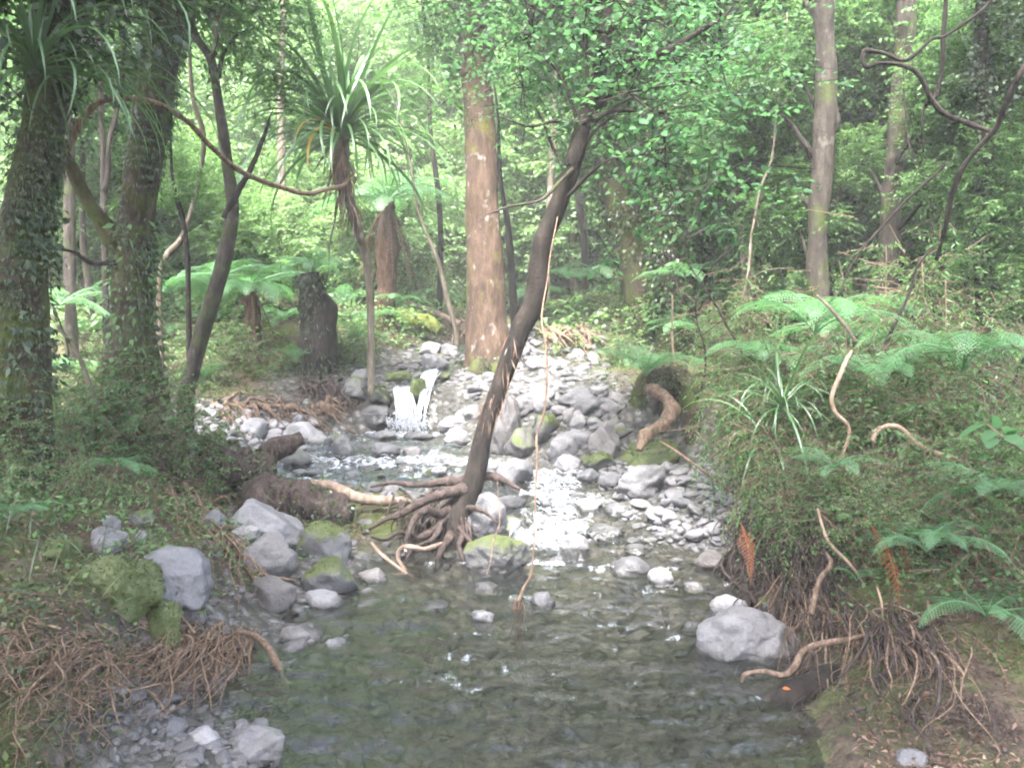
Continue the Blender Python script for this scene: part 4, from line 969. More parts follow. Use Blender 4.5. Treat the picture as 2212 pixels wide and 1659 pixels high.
vine('pale_vine', 'pale arched vine lying over the right-hand shrubs', [(1880, 955, 4.5), (1890, 932, 4.5), (1915, 921, 4.5), (1945, 927, 4.5), (1985, 960, 4.5), (2030, 980, 4.5), (2075, 987, 4.5), (2120, 972, 4.5)], [9, 11, 11, 11, 10, 10, 9, 6], 'vine', seed=8)
vine('pale_vine', 'upright mossy curved stem reaching the fern above the shrubs', [(1850, 740, 5.0), (1825, 700, 5.05), (1790, 660, 5.1), (1765, 640, 5.2)], [8, 9, 8, 6], 'bark_grey', seed=9)
vine('dead_stick', 'pale broken stick poking from the right-hand shrubs', [(1880, 995, 4.6), (1920, 1010, 4.6), (1960, 1025, 4.6), (2010, 1060, 4.6)], [11, 12, 11, 6], 'wood_pale', 'stick', 10)
vine('dead_stick', 'second pale stick below the broken one in the right-hand shrubs', [(1850, 1075, 4.4), (1890, 1085, 4.4), (1940, 1105, 4.4)], [8, 10, 8], 'wood_pale', 'stick', 11)
hv = vine('hanging_vine', 'long pale vine hanging from the leaning tree into the pool', [(1200, 470, 5.7), (1182, 600, 5.4), (1170, 690, 5.1), (1178, 766, 5.0), (1174, 886, 5.0), (1162, 936, 5.0), (1162, 996, 4.95), (1156, 1060, 4.9), (1155, 1119, 4.85), (1153, 1173, 4.8), (1145, 1239, 4.75), (1125, 1279, 4.7), (1113, 1340, 4.65), (1118, 1398, 4.6)], [2, 3, 3.5, 5, 5.5, 5.5, 5, 4, 4, 5, 8, 8, 4], 'root_dry', seed=12, sides=6)
r = np.random.default_rng(3); pp = np.array([at(1120 + r.normal(0, 5), 1285 + 100 * r.random(), 4.66 + r.normal(0, .01)) for _ in range(160)])
V, F, ti = leaves(pp - np.array(hv.location), r.normal(0, .15, (160, 3)) + np.array([0, 0, -1]), r.normal(0, 1, (160, 3)), r.uniform(.05, .14, 160), .007, False, .2, 3)
obj('caught_debris', new_mesh('caught_debris', V, F, M['dead'], False, {'tint': np.clip(ti + .3, 0, 1)}), hv)
vine('hanging_vine', 'short bent vine hanging in front of the olive-grey boulder', [(1072, 1040, 5.5), (1078, 1123, 5.35), (1062, 1166, 5.3), (1056, 1210, 5.25), (1050, 1240, 5.2)], [1.5, 3, 3, 3, 1.5], 'root_pale', seed=13, sides=6)
vine('hanging_vine', 'white thin vine hanging by the dark hollow above the twisted log', [(1452, 640, 7.4), (1456, 740, 7.4), (1458, 790, 7.4), (1460, 830, 7.4), (1475, 870, 7.4)], [4, 5, 6, 6, 3], 'vine', seed=14, sides=6)
vine('slanting_sapling', 'thin slanting stem right of the leftmost trunk foot', [(225, 930, 5.8), (195, 850, 5.8), (165, 760, 5.8), (128, 700, 5.8)], [13, 12, 10, 7], 'bark_grey', 'stem', 15)

# logs
def log(name, label, pts, wid, mat, seed=0, moss=None, rough=.2, sides=14):
    P, rad = trunk_of(pts, wid); e = empty(name, P[0], label, 'log')
    V, F = tube(P - P[0], rad, 9 * len(P), sides, rough, seed, 7); obj('wood', new_mesh('wood', V, F, M[mat]), e)
    if moss:
        obj('moss', cover_mesh(P, rad, moss, .03, .016, 'moss_leaf', seed, 1.15, .3, P[0]), e)['kind'] = 'stuff'
    return e
log('mossy_log', 'broken dark log with moss and brown fibres below the second big trunk', [(395, 985, 6.7), (440, 990, 6.6), (500, 1010, 6.5), (560, 1025, 6.4), (592, 1030, 6.4)], [110, 100, 92, 84, 50], 'root_red', 1, 1500, .4)
log('log_stub', 'stubby red-brown log end pointing at the white wedge-shaped boulder', [(545, 1000, 6.75), (590, 975, 6.8), (625, 958, 6.85), (652, 946, 6.9)], [52, 44, 40, 36], 'root_red', 2, None, .35)
log('rotten_log', 'rotten red-brown log lying beside the leaning tree roots', [(530, 1062, 6.1), (590, 1080, 6.05), (660, 1090, 6.0), (720, 1105, 5.95), (760, 1115, 5.9)], [60, 92, 100, 80, 30], 'root_red', 3, 500, .5)
log('fallen_branch', 'pale barkless branch leading from the rotten log to the leaning tree', [(670, 1042, 6.15), (720, 1052, 6.15), (770, 1075, 6.1), (830, 1082, 6.1), (880, 1080, 6.1)], [16, 24, 26, 22, 14], 'wood_pale', 4)
log('dead_log', 'thin pale dead log above the bright mossy log behind the cascade', [(880, 655, 12.2), (930, 672, 12.1), (995, 700, 12.0)], [12, 14, 12], 'wood_pale', 5)
log('mossy_log', 'bright yellow-green mossy log lying above the cascade', [(858, 680, 11.6), (900, 690, 11.5), (935, 705, 11.4), (952, 716, 11.35)], [34, 36, 32, 22], 'moss_log', 6, 500)
log('dead_log', 'dark wet log lying across the stones upstream', [(1120, 822, 9.3), (1180, 815, 9.3), (1240, 806, 9.3), (1300, 800, 9.4)], [14, 18, 16, 10], 'bark_dark', 7)
log('fallen_log', 'grassy brown log along the far bank right of the leaning tree', [(1150, 672, 13.0), (1230, 662, 13.0), (1310, 655, 13.0), (1380, 650, 13.0)], [36, 44, 42, 36], 'moss_log', 8, 700)
log('twisted_log', 'twisted pinkish log hanging from the dark hollow in the bank', [(1398, 838, 7.1), (1428, 850, 7.0), (1449, 876, 6.9), (1440, 906, 6.85), (1415, 926, 6.8), (1395, 945, 6.75), (1380, 972, 6.7)], [24, 34, 38, 36, 34, 34, 16], 'root_pale', 9, 60, .55)
log('root_arch', 'dark arching root roofing the hollow above the twisted log', [(1375, 880, 7.3), (1395, 830, 7.3), (1440, 806, 7.3), (1482, 830, 7.25), (1494, 900, 7.2), (1502, 1000, 7.1)], [26, 38, 46, 44, 40, 44], 'bark_moss', 10, 900, .5)
log('root_arch', 'dark mossy root behind the hollow and the twisted log', [(1400, 960, 7.5), (1430, 900, 7.5), (1450, 850, 7.5), (1480, 820, 7.5)], [60, 76, 70, 50], 'bark_dark', 12, 200, .5)

# ------------------------------------------------------------------ ferns
def frond_mesh(seed, a0, bend, pairs=24, width=.26, pinn=10, mat='fern'):
    """frond of unit length along +X, rising at a0 then arching over"""
    r = np.random.default_rng(seed); n = 40; s = np.linspace(0, 1, n)
    ang = a0 - bend * s ** 1.2; dx = np.gradient(s)
    C = np.c_[np.cumsum(np.cos(ang) * dx), 0 * s, np.cumsum(np.sin(ang) * dx)]; C -= C[0]
    st, sf = tube(C, [.011, .007, .002], 14, 4, cap=False)
    pv, pf, pt, k0 = [], [], [], 0
    for i in range(pairs):
        t = .14 + .86 * i / (pairs - 1); q = t * (n - 1); j = min(int(q), n - 2); f = q - j
        c = C[j] * (1 - f) + C[j + 1] * f; T = nrm(C[j + 1] - C[j]); U = np.array([-T[2], 0, T[0]])
        l = width * min(1, (t - .06) * 3.6) * (1 - max(0, t - .35) / .65) ** .8 * r.uniform(.9, 1.05) + .006
        for sg in (-1, 1):
            D = nrm(np.array([0, sg, 0]) + T * (.35 + .5 * t) + U * r.normal(-.12, .06))
            m = max(3, int(pinn * l / width) + 2)
            tt = (np.arange(m) + .3) / m
            P = c + D * (tt * l)[:, None] + np.array([0, 0, -1]) * (.22 * l * tt ** 2)[:, None]
            pl = .26 * l * (1 - tt) ** .5 + .003; pl = np.minimum(pl, .0165)
            w = l / m * .95
            S = nrm(np.cross(D, U))
            for ss in (-1, 1):
                A = P - D * w * .5; Bq = P + D * w * .5; Tp = P + S * (ss * pl)[:, None] + D * (w * .45) + U * .002
                blk = np.stack([A, Bq, Tp], 1).reshape(-1, 3); pv.append(blk)
                pf.append((np.arange(m)[:, None] * 3 + np.array([0, 1, 2])[None]) + k0); k0 += len(blk)
                pt.append(np.full(len(blk), np.clip(.25 + .5 * t + r.normal(0, .1), 0, 1)))
    V = np.concatenate(pv); F = np.concatenate(pf); ti = np.concatenate(pt)
    q = sf[:, [0, 1, 2]]; q2 = sf[:, [0, 2, 3]]
    F = np.concatenate([F, q + len(V), q2 + len(V)]); V = np.concatenate([V, st]); ti = np.concatenate([ti, np.full(len(st), .5)])
    return new_mesh('frond', V, F, M[mat], False, {'tint': ti})
FR = {'up': [frond_mesh(1, R(62), R(75)), frond_mesh(2, R(70), R(95)), frond_mesh(3, R(52), R(80))],
      'flat': [frond_mesh(4, R(38), R(70)), frond_mesh(5, R(30), R(75)), frond_mesh(6, R(45), R(95))],
      'low': [frond_mesh(7, R(25), R(60)), frond_mesh(8, R(50), R(110)), frond_mesh(9, R(35), R(65))],
      'arch': [frond_mesh(21, R(62), R(118)), frond_mesh(22, R(72), R(135)), frond_mesh(23, R(50), R(105))],
      'dead': [frond_mesh(10, R(-35), R(45), 18, .07, 5, 'dead'), frond_mesh(11, R(-50), R(35), 18, .06, 5, 'dead')]}
RUST = frond_mesh(31, R(10), R(60), 18, .14, 7, 'rust')

def fern(label, px, py, Y, Lpx, n, kind, trunk=None, tw=34, dead=0, seed=0, group=None, az=None, name=None):
    r = random.Random(seed * 7 + int(px)); top = at(px, py, Y) if Y else hit(px, py)
    Yd = top[1]; L = Lpx / FPX * Yd
    if trunk:
        foot = at(trunk[0], trunk[1], Yd); foot[2] = min(foot[2], gz(foot[0], foot[1]) + .02)
        e = empty(name or 'tree_fern', foot, label, 'tree fern', group); w = tw / 2 / FPX * Yd
        V, F = tube([foot * 0 - np.array([0, 0, .1]), (top - foot) * .45 + np.array([.02, 0, 0]), top - foot + np.array([0, 0, .03])], [w * 1.25, w * .9, w * 1.15, w * .7], 22, 14, .3, seed, 16)
        obj('trunk', new_mesh('trunk', V, F, M['fern_trunk']), e)
    else:
        foot = top; e = empty(name or 'fern', foot, label, 'fern', group)
    off = Vector(top - foot)
    for k in range(n):
        a = (az[0] + (az[1] - az[0]) * (k + .5) / n if az else k * 2.39996) + r.uniform(-.2, .2)
        s = L * r.uniform(.8, 1.1)
        obj('frond', r.choice(FR[kind]), e, off, (r.uniform(-.15, .15), r.uniform(-.2, .2), a), (s, s, s))
    for k in range(dead):
        s = L * r.uniform(.6, 1.0)
        obj('dead_frond', r.choice(FR['dead']), e, off, (r.uniform(-.3, .3), 0, r.uniform(0, 6.28)), (s * .7, s * .7, s * 1.3))
    return e
fern('tree fern with short dark trunk left of the broken mossy stump', 540, 625, 10.0, 175, 18, 'flat', (548, 840), 34, 10, 1)
fern('bright sunlit tree fern with a brown dead-frond skirt under the spiky-headed plant', 838, 436, 11.6, 185, 20, 'flat', (828, 650), 40, 22, 2)
fern('tree fern with wide dark fronds arching over the right-hand shrubs', 1835, 745, 6.8, 250, 11, 'arch', (1840, 860), 46, 8, 3)
fern('tree fern in deep shade right of the grey forked branch', 2010, 790, 6.2, 230, 10, 'arch', (2000, 900), 46, 8, 4)
fern('tree fern behind the tall straight right-hand trunk', 1640, 640, 9.5, 170, 11, 'flat', (1640, 760), 34, 6, 5)
st = tree('mossy_stump', 'thick broken mossy stump crowned by ferns left of the waterfall', [(688, 830, 9.6), (692, 770, 9.6), (688, 690, 9.6), (672, 620, 9.6), (668, 590, 9.6)], [100, 76, 66, 58, 50], 'bark_dark', 'stump', seed=20, rough=.35,
          covers=[('climbing_plants', 2600, .06, .014, 'moss_leaf', 1.25, 1.2, (0, 1))])
fern('small fern growing on top of the broken mossy stump', 676, 588, 9.6, 115, 12, 'arch', seed=6)
GF = [('fern with long fronds arching above the S-curved vine', 1760, 720, 5.6, 260, 9, 'arch'), ('feathery fern spilling over the bank left of the sedge', 1660, 800, 6.0, 190, 9, 'arch'), ('feathery fern between the S-curved vine and the arched vine', 1890, 830, 5.0, 220, 9, 'arch'),
      ('fern reaching over the pale arched vine from the right', 2080, 800, 4.8, 260, 9, 'arch'), ('fern drooping in front of the small-leaved shrubs', 1800, 1010, 4.3, 130, 8, 'low'), ('fern under the broad-leaved sprig', 2150, 1060, 3.9, 170, 8, 'flat'),
      ('big pale fern left of the short-trunked tree fern', 480, 600, 9.6, 150, 9, 'flat'), ('bright fern behind the slender forked trunk', 350, 640, 9.8, 150, 9, 'flat'), ('bright fern in the gap right of the leftmost trunk', 130, 660, 9.0, 160, 9, 'flat'),
      ('low fern on the left bank below the leafy bushes', 250, 1010, 5.0, 110, 8, 'low'), ('pale fern right of the brown trunk on the far bank', 1150, 640, 12.6, 100, 8, 'flat'), ('fern hanging off the leaf-wrapped trunk', 1480, 600, 9.0, 130, 8, 'flat'),
      ('fern left of the dark hollow over the boulder pile', 1345, 770, 9.2, 80, 8, 'flat'), ('low fern at the foot of the slender forked trunk', 430, 830, None, 90, 8, 'up'), ('fern between the two big left trunks', 130, 800, 8.0, 130, 8, 'flat'),
      ('fern right of the short-trunked tree fern', 615, 690, 10.8, 100, 8, 'flat'), ('small bright fern above the waterfall boulders', 775, 735, 10.0, 75, 8, 'up'),
      ('fern left of the bright mossy log', 805, 690, 10.8, 90, 9, 'flat'), ('fern below the brown-skirted tree fern', 858, 655, 11.6, 85, 8, 'flat'),
      ('big bright fern beside the dark hollow on the right bank', 1395, 812, 7.0, 140, 9, 'up'), ('pale fern hanging right of the leaning tree', 1285, 585, 10.5, 110, 7, 'flat'),
      ('fern behind the leaf-wrapped trunk', 1500, 720, 9.0, 140, 8, 'flat'), ('large bright-green fern overhanging the right-hand root mass', 2000, 1190, 3.7, 190, 9, 'arch'),
      ('dark fern low at the right edge', 2130, 1330, 3.5, 190, 8, 'low'), ('little fern sprouting from the root mass', 1850, 1255, 3.9, 80, 6, 'up'),
      ('shaded fern at the lower left edge', 20, 1120, 4.0, 140, 7, 'low'), ('fern behind the short-trunked tree fern', 460, 690, 11.0, 120, 8, 'flat'),
      ('fern on the slope left of the spiky-headed plant', 585, 590, 12.0, 110, 8, 'flat'), ('fern left of the spiky plant stem', 740, 660, 11.5, 90, 8, 'up'),
      ('fern right of the short dark stem', 930, 640, 13.0, 80, 8, 'flat'), ('fern between leaning tree and mossy leaning trunk', 1240, 600, 12.5, 90, 8, 'flat'),
      ('fern on the bank above the right gravel bar', 1600, 850, 6.8, 120, 8, 'flat'), ('fern in front of the tall straight right-hand trunk', 1720, 760, 7.4, 160, 8, 'flat'),
      ('fern in the shade below the bent pale-barked trunk', 1960, 900, 5.6, 150, 8, 'flat'), ('fern left of the thin trunk between the left trunks', 200, 720, 10.5, 130, 9, 'flat'),
      ('fern behind the second big trunk on its right', 390, 720, 10.5, 110, 8, 'flat'), ('fern in front of the broken mossy stump', 640, 780, 9.4, 70, 7, 'up'),
      ('fern at the far bank right of the fallen grassy log', 1345, 640, 13.5, 100, 8, 'flat'), ('fern above the dark wet log upstream', 1290, 760, 10.5, 70, 7, 'low'),
      ('fern low in front of the leaf-wrapped trunk', 1500, 800, 8.2, 90, 7, 'up'), ('fern near the top of the right-hand shrub bank', 1660, 820, 6.4, 120, 8, 'flat')]
for k, (lab, px, py, Y, L, n, kd) in enumerate(GF):
    fern(lab, px, py, Y, L, n, kd, seed=20 + k)

# ------------------------------------------------------------------ strap-leaved plants
def strap_mesh(seed, a0, bend, w=.03, mat='strap', n=12):
    s = np.linspace(0, 1, n); ang = a0 - bend * s ** 1.5; dx = np.gradient(s)
    C = np.c_[np.cumsum(np.cos(ang) * dx), 0 * s, np.cumsum(np.sin(ang) * dx)]; C -= C[0]
    T = nrm(np.gradient(C, axis=0)); U = np.c_[-T[:, 2], 0 * s, T[:, 0]]
    ww = w * np.minimum(1, .55 + 3 * s) * (1 - s ** 3) ** .8 + .0015
    Y = np.array([0, 1.0, 0]); V = np.stack([C + Y * ww[:, None] / 2 + U * ww[:, None] * .22, C, C - Y * ww[:, None] / 2 + U * ww[:, None] * .22], 1).reshape(-1, 3)
    i = np.arange(n - 1) * 3; F = np.concatenate([np.stack([i, i + 1, i + 4, i + 3], -1), np.stack([i + 1, i + 2, i + 5, i + 4], -1)])
    return new_mesh('strap_leaf', V, F, M[mat], True, {'tint': np.repeat(np.clip(.25 + .5 * s, 0, 1), 3)})
ST_UP = [strap_mesh(1, R(84), R(30)), strap_mesh(2, R(78), R(55)), strap_mesh(3, R(72), R(75))]
ST_MID = [strap_mesh(4, R(66), R(115)), strap_mesh(5, R(58), R(130)), strap_mesh(6, R(50), R(125)), strap_mesh(7, R(62), R(145))]
ST_LOW = [strap_mesh(8, R(38), R(125)), strap_mesh(9, R(22), R(110)), strap_mesh(10, R(5), R(92)), strap_mesh(11, R(30), R(118))]
ST_YEL = strap_mesh(12, R(35), R(125), .04, 'yellow')
def straps(e, off, L, counts, seed, az=(0, 6.283), wid=1.0):
    r = random.Random(seed)
    for lst, n in zip((ST_UP, ST_MID, ST_LOW), counts):
        for k in range(n):
            a = az[0] + (az[1] - az[0]) * (k + r.random()) / n; s = L * r.uniform(.55, 1.2)
            obj('strap_leaf', r.choice(lst), e, off, (r.uniform(-.3, .3), r.uniform(-.25, .25), a), (s, s * wid, s))
top = at(738, 300, 8.6); P, rad = trunk_of([(800, 650, 8.9), (792, 560, 8.85), (765, 470, 8.7), (742, 380, 8.6), (738, 300, 8.6)], [16, 18, 22, 26, 34])
f = P[0].copy(); f[2] = gz(f[0], f[1]) - .1
e = empty('spiky_plant', f, 'spiky-headed plant with long drooping strap leaves and one yellow leaf', 'plant')
V, F = tube(np.vstack([f, P]) - f, np.r_[rad[0], rad], 40, 10, .2, 3, 12); obj('stem', new_mesh('stem', V, F, M['bark_grey']), e)
straps(e, Vector(top - f), 1.45, (30, 56, 44), 3, wid=1.0)
for k in range(2):
    obj('yellow_leaf', ST_YEL, e, Vector(top - f) + Vector((0, 0, -.02)), (0, .2 * k, R(-115 + 9 * k)), (.95, .95, .95))['label'] = 'single yellow hanging strap leaf'
obj('dead_skirt', cover_mesh(np.vstack([f, P])[-3:], rad[-3:], 240, .32, .014, 'dead', 4, 1.2, 2.2, f), e)
def epiphyte(label, px, py, Y, L, counts, seed, az=(0, 6.283), wid=1.0):
    c = at(px, py, Y); e = empty('strap_epiphyte', c, label, 'plant'); straps(e, (0, 0, 0), L, counts, seed, az, wid); return e
epiphyte('strap-leaved clump hanging on the leftmost trunk', 75, 150, 4.35, .82, (6, 26, 26), 5, wid=.8)
epiphyte('strap-leaved clump arching from the top between the two big left trunks', 215, 10, 5.0, 1.0, (4, 24, 22), 6, wid=.8)
epiphyte('upper strap-leaved clump between the leftmost trunk and the bowed branch', 150, 170, 5.0, .95, (4, 18, 18), 7, wid=.75)
epiphyte('drooping sedge with long blades at the edge of the right gravel bar', 1690, 880, 4.9, .58, (6, 20, 16), 8, wid=.7)
epiphyte('low sedge tuft hanging over the right gravel bar', 1650, 950, 5.2, .55, (4, 14, 14), 9, wid=.8)

# ------------------------------------------------------------------ shrubs
def shrub(label, key, px, py, Y, s, seed=0, sq=1.0, group=None, name='shrub'):
    c = at(px, py, Y); f = c.copy(); f[2] = gz(c[0], c[1]); e = empty(name, f, label, 'shrub', group)
    r = np.random.default_rng(seed + int(px)); ps = []
    for k in range(5):
        q = c - f + r.normal(0, .25 * s, 3); ps.append(tube([r.normal(0, .03, 3) - np.array([0, 0, .08]), q * .5 + r.normal(0, .06, 3), q], [.014 * s ** .5, .009, .004], 9, 5, cap=False))
    obj('stems', new_mesh('stems', *join(ps), M['root_pale']), e)['kind'] = 'stuff'
    add_crown(e, key, c, f, s, sq=sq, seed=seed, name='foliage')
    return e
SH = [('feathery drooping shrub over the right gravel bar', 'feather0', 1635, 900, 5.8, .65), ('feathery shrub drooping below the low sedge tuft', 'feather1', 1690, 1010, 5.0, .5), ('feathery shrub left of the S-curved vine', 'feather2', 1720, 900, 5.4, .75),
      ('feathery shrub behind the pale S-curved vine', 'feather0', 1850, 880, 5.2, .75), ('feathery shrub near the right edge above the sprig', 'feather1', 2080, 880, 4.8, .75), ('tall feathery shrub among the right-hand ferns', 'feather2', 1950, 700, 6.4, .9),
      ('tall feathery shrub left of the tall straight trunk', 'feather0', 1630, 720, 7.8, .8), ('feathery shrub left of the leaf-wrapped trunk foot', 'feather1', 1400, 700, 10.2, .9), ('feathery bush between the left boulders and the leftmost trunk', 'feather2', 180, 1070, 4.7, .4), ('bushy small-leaved shrub right of the sedge', 'shrub0', 1790, 950, 5.0, .55), ('small-leaved shrub below the sedge', 'feather1', 1735, 1040, 4.7, .5), ('loose feathery shrub over the pale sticks', 'feather2', 1840, 1070, 4.5, .55),
      ('shrub left of the bright-green overhanging fern', 'shrub1', 1890, 1160, 4.0, .42), ('shrub behind the pale arched vine', 'shrub2', 1960, 960, 4.9, .65),
      ('shrub under the shaded tree fern', 'shrub0', 2100, 1040, 4.4, .65), ('shrub above the right gravel bar near the dark hollow', 'shrub1', 1640, 830, 6.4, .6), ('shrub behind the low sedge tuft', 'shrub2', 1700, 880, 5.8, .65),
      ('shrub in the dark right corner beneath the fern', 'shrub2', 2170, 1200, 3.8, .7),
      ('leafy bush at the foot of the leftmost trunk', 'shrub0', 40, 985, 4.8, .6), ('leafy bush right of the leftmost trunk foot', 'shrub1', 160, 980, 5.6, .7), ('leafy bush wrapping the second big trunk foot', 'shrub2', 330, 960, 6.0, .75),
      ('leafy bush between the left trunk feet', 'shrub1', 220, 900, 6.2, .8), ('low bush behind the slender forked trunk foot', 'shrub2', 460, 800, 9.2, .8),
      ('low bush behind the left gravel bar', 'shrub0', 600, 830, 9.6, .6), ('bush on the bank left of the cascade', 'shrub1', 760, 780, 9.8, .5), ('bush on the far bank right of the brown trunk', 'shrub2', 1330, 720, 11.0, .9),
      ('bush above the central boulder pile', 'shrub0', 1340, 800, 9.0, .6), ('bush beside the grassy far log', 'shrub1', 1240, 690, 12.5, .7), ('bush behind the bright mossy log', 'shrub2', 900, 630, 13.0, .9)]
for k, (lab, key, px, py, Y, s) in enumerate(SH): shrub(lab, key, px, py, Y, s * 1.15, k)
# broad-leaved sprig at the right edge: each leaf its own
c = at(2190, 960, 3.6); e = empty('broadleaf_sprig', c, 'pale broad-leaved sprig reaching in from the right edge', 'sprig')
V, F = tube([at(2260, 1010, 3.6) - c, at(2190, 960, 3.6) - c, at(2130, 915, 3.6) - c], [.006, .004, .002], 10, 6); obj('stem', new_mesh('stem', V, F, M['vine']), e)
r = np.random.default_rng(9); lv, lf, lt_ = leaves(np.zeros((1, 3)), np.array([[1.0, 0, 0]]), np.array([[0, 0, 1.0]]), 1.0, .5, True, .2, 1)
lm = new_mesh('leaf', lv, lf, M['leaf_broad'], False, {'tint': lt_ * 0 + .95})
for k, (px, py, a) in enumerate([(2130, 915, 180), (2140, 905, 120), (2150, 930, 200), (2155, 900, 60), (2170, 940, 260), (2175, 920, 20), (2190, 955, 300), (2195, 930, 80), (2145, 945, 230)]):
    s = r.uniform(.10, .14); obj('leaf', lm, e, Vector(at(px, py, 3.6) - c), (r.normal(0, .3), r.uniform(.0, .5), R(a) + r.normal(0, .2)), (s, s, s))

# ------------------------------------------------------------------ forest on the slope and beside the stream
tr_m = [new_mesh('trunk', *tube([(0, 0, -.6), (.1 * (k - 1), .05, 1.6), (.15 * (1 - k), -.1, 3.6), (.1, .1, 5.4)], [.11, .085, .065, .03], 22, 8, .15, k, 6), M[('bark_grey', 'bark_dark', 'bark_brown')[k]]) for k in range(3)]
r = random.Random(11)
def forest_tree(px, Y, label, group, H, s, key, n=3):
    x = (px - CX) / FPX * Y; f = (x, Y, gz(x, Y)); e = empty('forest_tree', f, label, 'tree', group, 0)
    k = r.randrange(3); obj('trunk', tr_m[k], e, (0, 0, 0), (r.uniform(-.06, .06), r.uniform(-.06, .06), r.uniform(0, 6)), (s * .9, s * .9, H / 5.4))
    for j in range(n):
        hz = H * (1 - .27 * j) + r.uniform(-.3, .3)
        add_crown(e, key + str(r.randrange(4 if key == 'far' else 3)), (f[0] + r.uniform(-.6, .6) * s, f[1] + r.uniform(-.5, .5) * s, f[2] + hz), f, s * r.uniform(.8, 1.1), sq=.85, seed=j)
for row, (Y, n, s, H) in enumerate([(15.5, 11, .8, 3.4), (18.5, 12, 1.0, 4.2), (22, 13, 1.15, 4.8), (26, 13, 1.35, 5.4), (31, 13, 1.6, 6.2), (37, 12, 2.0, 7.5)]):
    for k in range(n):
        px = -150 + 2500 * (k + r.uniform(.1, .9)) / n
        forest_tree(px, Y + r.uniform(-1.2, 1.2), 'leafy tree in the pale hazy forest on the slope behind the stream', 'trees of the forest slope', H * r.uniform(.85, 1.2), s * r.uniform(.85, 1.15), 'far')
def bush_row(Y, n, s, H, lo, hi, key, label, group, skip=None):
    for k in range(n):
        px = lo + (hi - lo) * (k + r.uniform(.1, .9)) / n
        if skip and skip[0] < px < skip[1]: continue
        forest_tree(px, Y + r.uniform(-.6, .6), label, group, H * r.uniform(.8, 1.25), s * r.uniform(.8, 1.2), key, 2)
bush_row(13.6, 12, .62, 1.5, -100, 2350, 'far', 'low leafy understory tree on the forest floor just behind the stream', 'understory trees', (1000, 1200))
bush_row(11.8, 5, .55, 1.2, -60, 640, 'far', 'low leafy understory tree behind the left-hand trunks', 'left understory trees')
bush_row(11.5, 6, .6, 1.4, 1480, 2300, 'mid', 'low leafy understory tree behind the right-hand trunks', 'right understory trees')
bush_row(9.4, 5, .5, 2.6, 1560, 2300, 'mid', 'small-leaved understory tree among the right-hand trunks', 'near right understory trees')

rr = random.Random(77)
for k in range(26):
    left = k % 4 == 3
    px, Y = (rr.uniform(120, 960), rr.uniform(9, 13)) if left else (rr.uniform(1460, 2220), rr.uniform(6.5, 11))
    x = (px - CX) / FPX * Y; z = gz(x, Y); H = rr.uniform(1.6, 4.5); lean = rr.uniform(-.9, .9); w = rr.uniform(.006, .016)
    P = [(0, 0, -.05), (lean * .2 + rr.uniform(-.15, .15), rr.uniform(-.1, .1), H * .3), (lean * .5 + rr.uniform(-.25, .25), rr.uniform(-.2, .2), H * .65), (lean + rr.uniform(-.2, .2), rr.uniform(-.2, .2), H)]
    parts = [tube(P, [w, w * .8, w * .6, w * .25], 26, 6, .15, k, 10, wob=.05)]
    for j in range(4):
        t = rr.uniform(.35, .9); q = spline(P, 20)[int(t * 19)]; l = rr.uniform(.25, .7); a = rr.uniform(0, 6.28)
        parts.append(tube([q, q + np.array([math.cos(a) * l * .5, math.sin(a) * l * .5, l * .25]), q + np.array([math.cos(a) * l, math.sin(a) * l, l * .3])], [w * .45, w * .3, w * .12], 9, 5, wob=.03, cap=False))
    tag(obj('bare_sapling', new_mesh('bare_sapling', *join(parts), M['bark_dark' if k % 3 else 'bark_grey']), None, (x, Y, z)),
        'thin bare sapling in the %s understory' % ('left-hand' if left else 'right-hand'), 'sapling', 'bare saplings of the %s understory' % ('left' if left else 'right'))

# ------------------------------------------------------------------ ground cover, litter and fine roots
def scatter(name, label, n, mat, L, W, xr_, yr_, seed, lift=.0, upward=.5, thresh=-.2, out0=.12, freq=1.6, tint=None):
    r = np.random.default_rng(seed); y = yr_[0] + (yr_[1] - yr_[0]) * r.random(n * 4) ** 1.3; x = r.uniform(xr_[0], xr_[1], n * 4) * (y / yr_[1]) ** .5
    xl, xr = np.interp(y, YK, XL), np.interp(y, YK, XR); o = np.maximum(xl - x, x - xr)
    bar = np.where(x < xl, np.interp(y, [1, 3, 4.2, 5.5, 6.8, 8, 9.2, 11], [.45, .42, .4, .2, 1.0, 1.3, .9, .2]), np.interp(y, [1, 3, 5, 5.6, 6.2, 7.2, 8.5, 10, 12], [.05, .05, .1, .4, 1.1, 1.2, 1.2, .8, .6]))
    k = (o > bar + out0) & (fbm(np.c_[x, y, 0 * x] * freq, 3, seed) > thresh + r.normal(0, .15, n * 4))
    if mat != 'dead': k &= ~((x > .75) & (y < 3.55))
    x, y = x[k][:n], y[k][:n]; m = len(x); z = ground(x, y)
    hgt = r.random(m) * lift
    pos = np.c_[x, y, z + .008 + hgt]; d = r.normal(0, 1, (m, 3)) * np.array([1, 1, .35]) + np.array([0, 0, upward])
    V, F, ti = leaves(pos, d, np.array([0, 0, 1.0]) + r.normal(0, .35, (m, 3)), L * r.uniform(.5, 1.4, m), W * r.uniform(.6, 1.3, m), False, .25, seed)
    return tag(obj(name, new_mesh(name, V, F, M[mat], False, {'tint': ti})), label, None, None, 'stuff')
scatter('leaf_litter', 'brown fallen leaves covering the banks', 46000, 'dead', .034, .012, (-6, 6), (2.3, 15), 1, .01, .12, -.6)
scatter('ground_cover', 'small green herbs covering the banks', 17000, 'leaf_small', .035, .018, (-6, 6), (2.3, 12), 2, .10, .5, .2)
scatter('moss_ground', 'olive moss and tiny leaves over the banks', 30000, 'moss_leaf', .03, .014, (-6, 6), (2.3, 12), 3, .04, .5, -.15)
